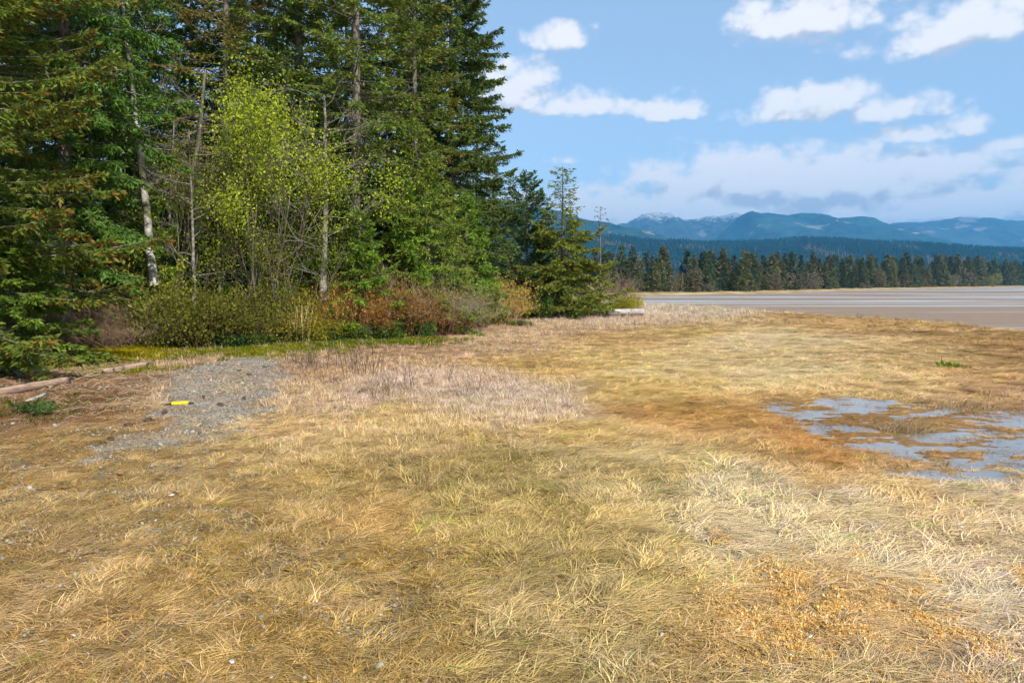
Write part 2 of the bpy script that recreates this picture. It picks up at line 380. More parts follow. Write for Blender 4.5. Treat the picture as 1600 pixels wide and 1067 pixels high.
# ------------------------------------------------------------------ ground and flats
def axis(fine0, fine1, step, lo, hi, ratio=1.09):
    a = list(np.arange(fine0, fine1+1e-6, step)); s = step
    while a[-1] < hi: s *= ratio; a.append(a[-1]+s)
    s = step
    while a[0] > lo: s *= ratio; a.insert(0, a[0]-s)
    return np.array(a)
def build_ground():
    xs = axis(-8, 12.5, .085, -12000, 12000, 1.075); ys = axis(2.6, 14.5, .065, -3000, 13000, 1.075)
    X, Y = np.meshgrid(xs, ys); x = X.ravel(); y = Y.ravel()
    z = gz(x, y); nx = len(xs); ny = len(ys)
    i = np.arange(ny-1)[:, None]*nx+np.arange(nx-1)[None]
    Q = np.stack([i, i+1, i+nx+1, i+nx], -1).reshape(-1, 4)
    col, den, ln, er = survey(x, y)
    thin = sstep(.95, .55, den)[:, None]
    col = col*.75*(1-thin)+np.array([.235, .178, .105])*thin
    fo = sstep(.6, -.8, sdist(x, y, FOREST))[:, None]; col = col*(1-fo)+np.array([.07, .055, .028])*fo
    wet = sstep(.02, -.05, z-WATER_Z)*sstep(.8, -.2, sdist(x, y, PONDP)); col = col*(1-.5*wet[:, None])
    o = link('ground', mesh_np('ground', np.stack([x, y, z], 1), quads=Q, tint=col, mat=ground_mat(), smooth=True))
    tag(o, kind='structure')
    # gravel path, its own sheet
    gx = np.arange(-26, 0, .12); gy = np.arange(6, 20.5, .12)
    X, Y = np.meshgrid(gx, gy); x = X.ravel(); y = Y.ravel()
    s = sdist(x, y, PATHP)+.6*fbm(x/.5, y/.35, 15, 4); ok = (s < .1).reshape(X.shape)
    i = np.arange(len(gy)-1)[:, None]*len(gx)+np.arange(len(gx)-1)[None]
    keep = ok[:-1, :-1] & ok[1:, :-1] & ok[:-1, 1:] & ok[1:, 1:]
    Q = np.stack([i, i+1, i+len(gx)+1, i+len(gx)], -1)[keep]
    o = link('gravel_path', mesh_np('gravel_path', np.stack([x, y, gz(x, y)+.006], 1), quads=Q, mat=gravel_mat(), smooth=True))
    tag(o, kind='structure')
    # puddle
    xs = np.linspace(2.5, 17, 2); ys = np.linspace(6, 16.5, 2)
    o = link('puddle_water', mesh_np('puddle_water', [(3.2, 6.6, WATER_Z), (17, 6.6, WATER_Z), (17, 15.2, WATER_Z), (3.2, 15.2, WATER_Z)], quads=[[0, 1, 2, 3]], mat=water_mat()))
    tag(o, kind='structure')
    # tidal flat
    xs = np.linspace(-260, 2600, 60); ys = np.linspace(26, 1900, 60); X, Y = np.meshgrid(xs, ys)
    i = np.arange(59)[:, None]*60+np.arange(59)[None]
    o = link('tidal_flat', mesh_np('tidal_flat', np.stack([X.ravel(), Y.ravel(), np.full(3600, -1.8)], 1), quads=np.stack([i, i+1, i+61, i+60], -1).reshape(-1, 4), mat=mud_mat()))
    tag(o, kind='structure')
build_ground()

# ------------------------------------------------------------------ far shore, hills, mountains, haze
SHORE = np.array([(-300, 165), (-60, 185), (38, 203), (85, 232), (143, 305), (250, 415), (455, 610), (900, 960), (1700, 1500)], float)
def shore_at(s):
    d = np.r_[0, np.cumsum(np.hypot(*np.diff(SHORE, axis=0).T))]
    s = np.asarray(s); return np.interp(s, d, SHORE[:, 0]), np.interp(s, d, SHORE[:, 1])
SHORE_LEN = float(np.hypot(*np.diff(SHORE, axis=0).T).sum())
def far_land():
    ss = np.arange(0, SHORE_LEN, 4.0); ts = np.array([-6, 0, 3, 6, 10, 16, 30, 80, 200, 600, 2500.])
    zz = np.array([-2.3, -1.86, -1.55, -1.35, -1.15, -1.0, -.8, -.6, -.4, 0, 4])
    sx, sy = shore_at(ss)
    X = sx[:, None]+ts*-.35+1.5*fbm(ss/14, ss*0, 3, 3)[:, None]; Y = sy[:, None]+ts*.94+4*fbm(ss/22, ss*0+4, 8, 3)[:, None]
    Z = np.broadcast_to(zz, X.shape)
    n = len(ts); i = np.arange(len(ss)-1)[:, None]*n+np.arange(n-1)[None]
    m, T = new_mat('shore_grass'); tc = T.node('ShaderNodeTexCoord').outputs['Object']
    c = T.mix(T.ramp(T.noise(tc, .12, 4), .4, .6), (.30, .20, .085), (.42, .33, .18)); b = T.node('ShaderNodeBsdfDiffuse'); T.set(b.inputs[0], c); T.l.new(b.outputs[0], T.out.inputs[0])
    o = link('far_shore', mesh_np('far_shore', np.stack([X, Y, Z], -1).reshape(-1, 3), quads=np.stack([i, i+n, i+n+1, i+1], -1).reshape(-1, 4), mat=m, smooth=True))
    tag(o, kind='structure')
far_land()

def hill_mat(name, c1, c2, patch, patch_amt, snow_lo=None, sc=1.0):
    m, T = new_mat(name); tc = T.node('ShaderNodeTexCoord').outputs['Object']
    n = T.noise(tc, .0022*sc, 6, .62); n2 = T.noise(tc, .011*sc, 5, .7); n3 = T.noise(tc, .0011*sc, 2, .5)
    c = T.mix(T.ramp(n2, .35, .65), c1, c2)
    c = T.mix(T.math('MULTIPLY', T.ramp(n, .60, .625), patch_amt), c, patch)
    c = T.mix(T.math('MULTIPLY', T.ramp(n3, .52, .6), .35), c, tuple(x*1.5 for x in c2))
    if snow_lo:
        sp = T.node('ShaderNodeSeparateXYZ'); T.set(sp.inputs[0], tc)
        hgt = T.math('ADD', sp.outputs[2], T.math('MULTIPLY', T.math('SUBTRACT', T.noise(tc, .02*sc, 6, .7), .5), 420))
        c = T.mix(T.math('MULTIPLY', T.ramp(hgt, snow_lo, snow_lo+90), .55), c, (.62, .62, .62))
    b = T.node('ShaderNodeBsdfDiffuse'); T.set(b.inputs[0], c)
    bp = T.node('ShaderNodeBump'); bp.inputs['Strength'].default_value = .8; bp.inputs['Distance'].default_value = 14; T.set(bp.inputs['Height'], n2); T.l.new(bp.outputs[0], b.inputs['Normal'])
    T.l.new(b.outputs[0], T.out.inputs[0]); return m
HILLS = {}
def hill(name, prof, Yc, depth, mat, seed, rough=.10, nx=220, ny=40, front=.75):
    """a ridge running across the view at distance Yc; prof = crest survey"""
    prof = np.array(prof, float)
    wx = (prof[:, 0]-CX)/F*Yc; wz = CAMH+(HY-prof[:, 1])/F*Yc
    xs = np.linspace(wx[0], wx[-1], nx); crest = np.interp(xs, wx, wz)
    t = np.linspace(-1, .9, ny)
    Xg, Tg = np.meshgrid(xs, t); Cg = np.broadcast_to(crest, Xg.shape)
    rid = 1-np.abs(fbm(Xg/(depth*.35), Tg*1.6, seed, 5, .55))
    shape = np.where(Tg < 0, (1+Tg)**front, 1-.55*Tg)
    Z = Cg*shape+Cg*rough*2.2*(rid-.85)*(1-np.abs(Tg))**.35*np.minimum(1, (1+Tg)*2.5)*np.where(np.abs(Tg) < .04, .35, 1)
    Z += Cg*.016*fbm(Xg/(depth*.035), Tg*18, seed+7, 4, .6)*np.minimum(1, (1+Tg)*3)
    Z = np.where(Tg <= -.999, -8, Z)
    Yg = Yc+Tg*depth
    i = np.arange(ny-1)[:, None]*nx+np.arange(nx-1)[None]
    o = link(name, mesh_np(name, np.stack([Xg, Yg, Z], -1).reshape(-1, 3), quads=np.stack([i, i+1, i+nx+1, i+nx], -1).reshape(-1, 4), mat=mat, smooth=True))
    tag(o, kind='structure'); HILLS[name] = (xs, t, Z, Yc, depth); return o
HM_FAR = hill_mat('mountain_far', (.016, .036, .044), (.060, .085, .088), (.26, .22, .20), .6, 660)  # ridge forest tones pushed to teal: some haze blue put into the colour
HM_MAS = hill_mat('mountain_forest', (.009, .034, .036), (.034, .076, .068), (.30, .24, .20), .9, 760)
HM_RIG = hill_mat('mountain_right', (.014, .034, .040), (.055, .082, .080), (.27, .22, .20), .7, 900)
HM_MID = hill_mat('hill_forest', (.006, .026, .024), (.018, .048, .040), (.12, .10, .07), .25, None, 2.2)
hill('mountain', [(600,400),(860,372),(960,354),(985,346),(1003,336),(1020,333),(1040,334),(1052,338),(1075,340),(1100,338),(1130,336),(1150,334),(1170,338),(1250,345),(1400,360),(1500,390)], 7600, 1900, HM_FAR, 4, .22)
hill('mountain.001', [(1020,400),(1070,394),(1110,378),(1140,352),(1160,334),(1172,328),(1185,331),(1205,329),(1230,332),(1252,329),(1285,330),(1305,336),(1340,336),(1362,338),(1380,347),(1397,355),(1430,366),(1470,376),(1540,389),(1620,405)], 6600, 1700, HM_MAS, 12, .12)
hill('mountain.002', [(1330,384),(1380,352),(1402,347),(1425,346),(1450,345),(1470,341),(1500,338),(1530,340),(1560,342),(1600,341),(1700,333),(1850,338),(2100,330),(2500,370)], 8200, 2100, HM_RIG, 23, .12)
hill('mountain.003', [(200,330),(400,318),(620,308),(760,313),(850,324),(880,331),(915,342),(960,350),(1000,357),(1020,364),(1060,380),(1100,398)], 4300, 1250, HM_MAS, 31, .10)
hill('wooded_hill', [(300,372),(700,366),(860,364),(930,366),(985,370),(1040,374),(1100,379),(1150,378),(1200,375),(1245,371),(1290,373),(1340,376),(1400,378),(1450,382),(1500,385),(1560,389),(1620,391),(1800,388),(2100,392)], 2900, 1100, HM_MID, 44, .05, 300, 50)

def haze():
    x0, x1, y0, y1, z0, z1 = -11000, 14500, -400, 11500, -9, 990
    V = [(x, y, z) for x in (x0, x1) for y in (y0, y1) for z in (z0, z1)]
    me = mesh_np('haze', V, quads=[[0, 1, 3, 2], [4, 6, 7, 5], [0, 4, 5, 1], [2, 3, 7, 6], [0, 2, 6, 4], [1, 5, 7, 3]])
    m, T = new_mat('haze_air'); v = T.node('ShaderNodeVolumePrincipled')
    v.inputs['Color'].default_value = (.14, .52, 1.0, 1); v.inputs['Density'].default_value = 1.1e-4; v.inputs['Anisotropy'].default_value = .1
    v.inputs['Density Attribute'].default_value = ''
    T.l.new(v.outputs[0], T.out.inputs['Volume']); me.materials.append(m)
    tag(link('haze', me), kind='stuff')
haze()

# ------------------------------------------------------------------ scattering with geometry nodes (uncountable stuff only)
def proto(name, me):
    return bpy.data.objects.new(name, me)           # not linked: only the source of a scatter
def scatter(name, pts, rot, scl, idx, patch, protos):
    pts = np.asarray(pts, np.float32); n = len(pts)
    me = bpy.data.meshes.new(name); me.vertices.add(n); me.vertices.foreach_set('co', pts.ravel())
    me.attributes.new('rot', 'FLOAT_VECTOR', 'POINT').data.foreach_set('vector', np.asarray(rot, np.float32).ravel())
    me.attributes.new('scl', 'FLOAT_VECTOR', 'POINT').data.foreach_set('vector', np.asarray(scl, np.float32).ravel())
    me.attributes.new('pick', 'INT', 'POINT').data.foreach_set('value', np.asarray(idx, np.int32))
    c = np.ones((n, 4), np.float32); c[:, :3] = patch
    me.attributes.new('patch', 'FLOAT_COLOR', 'POINT').data.foreach_set('color', c.ravel())
    me.update()
    ng = bpy.data.node_groups.new(name+'_scatter', 'GeometryNodeTree')
    ng.interface.new_socket('Geometry', in_out='INPUT', socket_type='NodeSocketGeometry')
    ng.interface.new_socket('Geometry', in_out='OUTPUT', socket_type='NodeSocketGeometry')
    N = ng.nodes; L = ng.links
    gi = N.new('NodeGroupInput'); go = N.new('NodeGroupOutput'); ip = N.new('GeometryNodeInstanceOnPoints'); jn = N.new('GeometryNodeJoinGeometry')
    for p in protos:
        oi = N.new('GeometryNodeObjectInfo'); oi.inputs['Object'].default_value = p
        g2 = N.new('GeometryNodeGeometryToInstance'); L.new(oi.outputs['Geometry'], g2.inputs[0]); L.new(g2.outputs[0], jn.inputs[0])
    def named(nm, typ):
        a = N.new('GeometryNodeInputNamedAttribute'); a.data_type = typ; a.inputs['Name'].default_value = nm
        return next(o for o in a.outputs if o.enabled and o.name == 'Attribute')
    e2r = N.new('FunctionNodeEulerToRotation'); L.new(named('rot', 'FLOAT_VECTOR'), e2r.inputs[0])
    L.new(gi.outputs[0], ip.inputs['Points']); L.new(jn.outputs[0], ip.inputs['Instance'])
    ip.inputs['Pick Instance'].default_value = True
    L.new(named('pick', 'INT'), ip.inputs['Instance Index']); L.new(e2r.outputs[0], ip.inputs['Rotation']); L.new(named('scl', 'FLOAT_VECTOR'), ip.inputs['Scale'])
    L.new(ip.outputs[0], go.inputs[0])
    o = link(name, me); md = o.modifiers.new('scatter', 'NODES'); md.node_group = ng
    return o

def tuft(rng, nb, length, spread, elev0, elev1, width, seg=5, fan=.35, mat='grass', curl=.25, bend=0.0):
    """blades that leave the base at elev0 and bend over to elev1, combed towards +X"""
    n = nb; az = rng.normal(0, fan, n); L = length*rng.uniform(.55, 1.25, n)
    base = np.stack([rng.uniform(-spread, spread, n), rng.uniform(-spread, spread, n), np.full(n, -.012)], 1)
    sd = .5 if elev0 < .3 else 1.0; e0 = elev0+sd*rng.normal(0, .22, n); e1 = elev1+sd*rng.normal(0, .16, n); caz = rng.normal(bend, curl, n)
    p = base.copy(); rows = []
    for k in range(seg+1):
        t = k/seg; w = width*(1-t**1.6*.85)*rng.uniform(.8, 1.2)
        e = e0+(e1-e0)*t**.7; a = az+caz*t*2
        d = np.stack([np.cos(a)*np.cos(e), np.sin(a)*np.cos(e), np.sin(e)], 1)
        s = np.stack([-np.sin(a), np.cos(a), np.zeros(n)], 1)*(w/2)
        rows.append(np.stack([p-s, p+s], 1)); p = p+d*(L/seg)[:, None]
        p[:, 2] = np.maximum(p[:, 2], .004+.012*rng.random(n))
    R = np.stack(rows, 1)      # n, seg+1, 2, 3
    V = R.reshape(-1, 3); per = (seg+1)*2
    b = (np.arange(n)*per)[:, None]+(np.arange(seg)*2)[None]
    Q = np.stack([b, b+1, b+3, b+2], -1).reshape(-1, 4)
    sh = (.42+1.0*rng.random(n)**1.3)[:, None]*np.stack([np.ones(n), rng.uniform(.93, 1.04, n), rng.uniform(.75, 1.2, n)], 1)
    return mesh_np('tuft', V, quads=Q, tint=np.repeat(sh, per, 0), mat=M[mat])

def build_grass():
    rng = np.random.default_rng(7)
    mats = [proto('lying_tuft', tuft(rng, 22, (.25, .29, .34)[q % 3], .09, .22, -.14, .0070, 6, .34, curl=.25, bend=rng.normal(0, .6))) for q in range(12)]
    ups = [proto('upright_tuft', tuft(rng, 20, .20, .08, 1.1, .55, .0070, 3, 1.8)) for _ in range(7)]
    X = []; Y = []
    for y0, y1, dens in ((1.2, 3.4, 110), (3.4, 7, 380), (7, 11, 250), (11, 17, 125), (17, 26, 42), (26, 40, 22), (40, 64, 11), (64, 95, 4)):
        w1 = .80*y1+3.0; n = int(2*w1*(y1-y0)*dens)
        y = rng.uniform(y0, y1, n); x = rng.uniform(-w1, w1, n); k = np.abs(x) < .80*y+3.0
        X.append(x[k]); Y.append(y[k])
    x = np.concatenate(X); y = np.concatenate(Y)
    col, den, ln, er = survey(x, y)
    f = sdist(x, y, FOREST)+.5*fbm(x/1.3, y/1.3, 61, 2); m = sdist(x, y, MARSH); z = gz(x, y)
    pth = sdist(x, y, PATHP)+.6*fbm(x/.5, y/.35, 15, 4)
    p = den**1.3*np.clip(.55+1.5*fbm(x/.38, y/.30, 91, 3)+.32*den, .05, 1)
    thinz = sstep(.95, .6, den); p = np.where(thinz > 0, p*(1-.30*thinz*sstep(.0, .3, fbm(x/.8, y/.5, 133, 3)))*1.35, p)
    p = p*np.where(pth < 0, .02+.25*sstep(0, .5, fbm(x/1.1, y/.7, 144, 3)), 1)*sstep(-.6, .3, f)
    p = p*np.where(z < WATER_Z+.004, .05, 1)*np.where(sdist(x, y, PONDP) < -.2, .45, 1)*(z > -1.7)
    ok = rng.random(len(x)) < p
    x, y, z, col, ln, er, den = x[ok], y[ok], z[ok], col[ok], ln[ok], er[ok], den[ok]; n = len(x)
    d = np.hypot(x, y)
    size = (.74+.030*np.clip(d-4, 0, 60))*rng.uniform(.75, 1.3, n)*(.34+.72*ln)*np.where(sdist(x, y, PONDP) < 0, .55, 1)
    flow = .35+1.5*fbm(x/2.4, y/1.8, 17, 3)+1.5*fbm(x/.55, y/.5, 27, 3)+rng.normal(0, .38, n)*np.where(x < .8, 1.9, 1)+np.where(x < 1.0, .35, np.pi*.0)
    v = 1+.34*fbm(x/.4, y/.3, 49, 3)+.40*fbm(x/4.5, y/1.5, 55, 3)+rng.normal(0, .17, n)
    hue = fbm(x/.9, y/.6, 63, 3)[:, None]; col = col*(1+hue*np.array([.03, .0, -.22])); lum = col.mean(1, keepdims=True); col = (col*.74+lum*.26)*np.array([1.60, 1.60, 1.44])
    col = col/np.maximum(1, col.max(1, keepdims=True)/.78)
    c = col*np.clip(v, .3, 2)[:, None]; c = c/np.maximum(1, c.max(1, keepdims=True)/.82); c[:, 2] *= 1+rng.normal(0, .08, n)
    grn = (rng.random(n) < .02); c[grn] = c[grn]*np.array([.75, 1.0, .6])
    up = rng.random(n) < er*sstep(.22, .62, er)
    for nm, s, pr in (('matted_grass', ~up, mats), ('upright_grass', up, ups)):
        k = int(s.sum()); rot = np.stack([rng.normal(0, .06, k), rng.normal(0, .06, k), flow[s] if nm == 'matted_grass' else rng.uniform(0, 6.3, k)], 1)
        S = size[s][:, None]*np.stack([np.ones(k), np.ones(k), rng.uniform(.4, 1.05, k)], 1)
        o = scatter(nm, np.stack([x[s], y[s], z[s]], 1), rot, S, rng.integers(0, len(pr), k), c[s], pr)
        tag(o, {'matted_grass': 'long dry straw-coloured grass lying combed flat over the marsh', 'upright_grass': 'short pale upright stubble of dry grass on the marsh'}[nm], 'grass', kind='stuff')
    print('grass', n)
    # short broken straw lying between the tufts where the grass is thin
    fl = [proto('straw_litter', tuft(rng, 26, .12, .14, .10, -.05, .0050, 2, 3.0, curl=.3)) for _ in range(6)]
    x = rng.uniform(-14, 3, 60000); y = 2+16*rng.random(60000)**1.2; k = (np.abs(x) < .8*y+3); x, y = x[k], y[k]
    col, den, ln, er = survey(x, y); pth = sdist(x, y, PATHP)+.6*fbm(x/.5, y/.35, 15, 4)
    p = sstep(.98, .6, den)*np.where(pth < 0, .16, .62)*(sdist(x, y, FOREST) > -.2)*np.clip(.7+1.2*fbm(x/.3, y/.25, 19, 3), .1, 1)
    k = rng.random(len(x)) < p; x, y, col = x[k], y[k], col[k]; n = len(x)
    c = col*1.15*rng.uniform(.6, 1.3, (n, 1)); s = rng.uniform(.7, 1.3, n)
    xw = rng.uniform(3.5, 15, 5200); yw = rng.uniform(6.8, 14.5, 5200); k = (sdist(xw, yw, PONDP) < .1) & (rng.random(5200) < np.clip(.35+1.6*fbm(xw/.8, yw/.35, 29, 3), 0, .9)); xw, yw = xw[k], yw[k]; m = len(xw)
    x = np.r_[x, xw]; y = np.r_[y, yw]; c = np.r_[c, np.array([.40, .25, .10])*rng.uniform(.5, 1.5, (m, 1))]; s = np.r_[s, rng.uniform(.5, 1.2, m)]; n += m
    zl = np.maximum(gz(x, y)+.008, np.where(np.arange(n) >= n-m, WATER_Z+.002, -9))
    o = scatter('straw_litter', np.stack([x, y, zl], 1), np.stack([x*0, x*0, rng.uniform(0, 6.3, n)], 1), np.stack([s, s, s], 1), rng.integers(0, 6, n), c, fl)
    tag(o, 'short broken straw lying over the bare soil between thin grass', 'straw', kind='stuff')
build_grass()

# ------------------------------------------------------------------ tree builders
def conifer(seed, H, zb, R, nb, prof, s_low=-.25, s_up=.55, c_low=.10, c_up=.15, dens=16, K=5, size=.15, width=.34, hang=.25,
            base=(.030, .058, .018), alt=(.055, .085, .020), tip=(.20, .10, .025), tip_p=.0, twl=.42, lean=(0, 0), bark='bark_dark', dead=0, r0=None, gaps=0.0, wig=.15, thin_top=None):
    rng = np.random.default_rng(seed)
    r0 = r0 or H*.0075+.03
    tz = np.linspace(0, H, 14); wob = np.cumsum(rng.normal(0, .02, (14, 2)), 0)*H*.03
    tx = lean[0]*(tz/H)**1.3+wob[:, 0]*(tz/H); ty = lean[1]*(tz/H)**1.3+wob[:, 1]*(tz/H)
    tr = r0*(1-tz/H)**.85+.008; tr[0] *= 1.35
    tk = Tubes(9); tk.add(np.stack([tx, ty, tz-.15*(tz == 0)], 1), tr)
    u = (np.arange(nb)+rng.uniform(0, 1, nb))/nb
    z0 = zb+(H*.99-zb)*u
    if gaps: keep = fbm(z0*.8, u*0+seed, seed, 2) > -gaps; u, z0 = u[keep], z0[keep]; nb = len(u)
    az = np.arange(nb)*2.39996+rng.normal(0, .5, nb)
    L = R*prof(u)*rng.uniform(.62, 1.12, nb)+.12
    s0 = s_low+(s_up-s_low)*u+rng.normal(0, wig, nb); c2 = c_low+(c_up-c_low)*u+rng.normal(0, .08, nb)
    bx = np.interp(z0, tz, tx); by = np.interp(z0, tz, ty)
    ca, sa = np.cos(az), np.sin(az); bend = rng.normal(0, .22, nb)
    def pos(i, t):
        r = L[i]*t; w = bend[i]*t*t*L[i]
        return np.stack([bx[i]+ca[i]*r-sa[i]*w, by[i]+sa[i]*r+ca[i]*w, z0[i]+L[i]*(s0[i]*t+c2[i]*t**3-.12*t*t)], -1)
    lm = Tubes(3)
    tt = np.array([0, .3, .65, 1.0])
    for i in range(nb):
        lm.add(pos(np.full(4, i), tt), (.010+.010*L[i])*(1-tt*.85))
    for q in range(dead):
        zz = rng.uniform(zb*.25, zb+.45*(H-zb)); a = rng.uniform(0, 6.3); l = rng.uniform(.7, 1.0)*R*.75; sl = rng.uniform(-.35, .15)
        t4 = np.linspace(0, 1, 5); p = np.stack([np.interp(zz, tz, tx)+np.cos(a)*l*t4, np.interp(zz, tz, ty)+np.sin(a)*l*t4, zz+l*(sl*t4+.25*t4**3)], 1)+rng.normal(0, .03, (5, 3))
        lm.add(p, .016*(1-t4*.8))
        for _ in range(4):
            k = rng.integers(1, 4); d = nrm(rng.normal(size=3)+(p[k+1]-p[k])*2); q3 = p[k]+d*np.linspace(0, rng.uniform(.3, .8), 3)[:, None]
            lm.add(q3, [.008, .006, .003])
    nt = np.maximum(3, (L*dens*1.6).astype(int)); nt = np.where(u > thin_top, np.maximum(2, nt*.16), nt).astype(int) if thin_top else nt; bi = np.repeat(np.arange(nb), nt); n = len(bi)
    t = np.clip(.10+.92*rng.random(n)**.75, 0, 1.0)
    side = np.where(rng.random(n) < .5, -1, 1); p0 = pos(bi, t); tg = nrm(pos(bi, t+.03)-p0)
    perp = nrm(np.cross(tg, np.array([0, 0, 1.])))
    td = nrm(tg*rng.uniform(.4, 1.0, n)[:, None]+side[:, None]*perp*rng.uniform(.3, 1.0, n)[:, None]+np.array([0, 0, -1])*(hang*rng.uniform(0, 1.6, n))[:, None])
    tl = twl*np.minimum(1, L[bi]*.7)*(.35+.75*(1-t))*rng.uniform(.6, 1.25, n)+.06
    end = rng.random(n) < .10; td[end] = tg[end]
    ks = (np.arange(K)+.3)/K; ci = np.repeat(np.arange(n), K); s = np.tile(ks, n)+rng.uniform(-.1, .1, n*K)
    size *= 1.08
    C = p0[ci]+td[ci]*(tl[ci]*s)[:, None]+np.array([0, 0, -1])*(hang*.5*tl[ci]*s*s)[:, None]
    D = td[ci]+rng.normal(0, .42, (n*K, 3)); sz = size*rng.uniform(.6, 1.35, n*K)
    V, Q = kites(C, D, sz, sz*width, rng)
    mixf = np.clip(rng.random(n)[ci]*.7+rng.normal(0, .18, n*K), 0, 1)[:, None]
    colr = np.array(base)*(1-mixf)+np.array(alt)*mixf
    bt = rng.random(nb)[bi][ci]; colr *= np.array([3.2, 2.9, 1.75])*(.80+.45*bt)[:, None]
    if tip_p:
        tp = (rng.random(n*K) < tip_p*np.clip((t[ci]-.5)*2.2, 0, 1)*(s > .35)); colr[tp] = np.array(tip)*rng.uniform(.6, 1.2, (tp.sum(), 1))
    return dict(trunk=tk.mesh('trunk', M[bark]), limbs=lm.mesh('limbs', M['deadwood'] if dead else M['bark_dark']), crown=mesh_np('crown', V, quads=Q, tint=np.repeat(colr, 4, 0), mat=M['needle']))
def tree_thing(name, label, parts, loc, rz=0, scale=1, group=None, cat='tree', color=None):
    t = thing(name, label, cat, loc, rz, group, scale)
    for k, me in parts.items():
        o = link(k, me, t)
        if 'trunk' not in k: o['kind'] = 'stuff'
        if color: o.color = (*color, 1)
    return t
def at(px, Y, dz=0.0):
    X = (px-CX)/F*Y; return (X, Y, gz1(X, Y)+dz)

def grow(rng, tb, tips, p, d, L, r, depth, spread=.55, up=.25, seg=4, kids=(2, 4), shrink=.66, wob=.14, every=None):
    pts = [np.array(p, float)]; d = nrm(np.array(d, float))
    for k in range(seg):
        d = nrm(d+rng.normal(0, wob, 3)+np.array([0, 0, up*.15])); pts.append(pts[-1]+d*L/seg)
    rad = r*(1-np.linspace(0, 1, seg+1)*.55); tb.add(pts, rad, 7 if r > .05 else (4 if r > .015 else 3))
    pts = np.array(pts)
    if depth == 0:
        tips.append((pts, d)); return
    for q in range(rng.integers(*kids)+1):
        k = rng.uniform(.35, 1.0)*seg; i = min(int(k), seg-1); pp = pts[i]+(pts[i+1]-pts[i])*(k-i)
        nd = nrm(d+rng.normal(0, spread, 3)+np.array([0, 0, up]))
        grow(rng, tb, tips, pp, nd, L*shrink*rng.uniform(.7, 1.2), max(.003, r*.5), depth-1, spread, up, seg, kids, shrink, wob)
def leaf_cloud(rng, tips, per, size, c1, c2, spread=.12, wr=.7, droop=0.0):
    C = []; D = []
    for pts, d in tips:
        k = rng.integers(0, len(pts)-1, per); f = rng.random(per)[:, None]
        C.append(pts[k]*(1-f)+pts[k+1]*f+rng.normal(0, spread, (per, 3))); D.append(np.tile(d, (per, 1))+rng.normal(0, .8, (per, 3))+np.array([0, 0, -droop]))
    C = np.concatenate(C); D = np.concatenate(D); n = len(C); sz = size*rng.uniform(.55, 1.35, n)
    V, Q = kites(C, D, sz, sz*wr, rng, np.array([0, 0, .4]))
    f = rng.random((n, 1)); col = np.array(c1)*(1-f)+np.array(c2)*f
    return mesh_np('leaves', V, quads=Q, tint=np.repeat(col*rng.uniform(.7, 1.25, (n, 1)), 4, 0), mat=M['leaf'])

# crown outlines: share of the full radius against height in the crown
cone = lambda u: (1-u)**.75
full = lambda u: np.minimum(1, .55+1.6*u)*(1-u)**.62
column = lambda u: np.minimum(1, .75+1.2*u)*(1-u**2.2)**.8
skirt = lambda u: np.where(u < .58, (1-(u/.58)**1.2*.62), .36-.26*(u-.58)/.42)

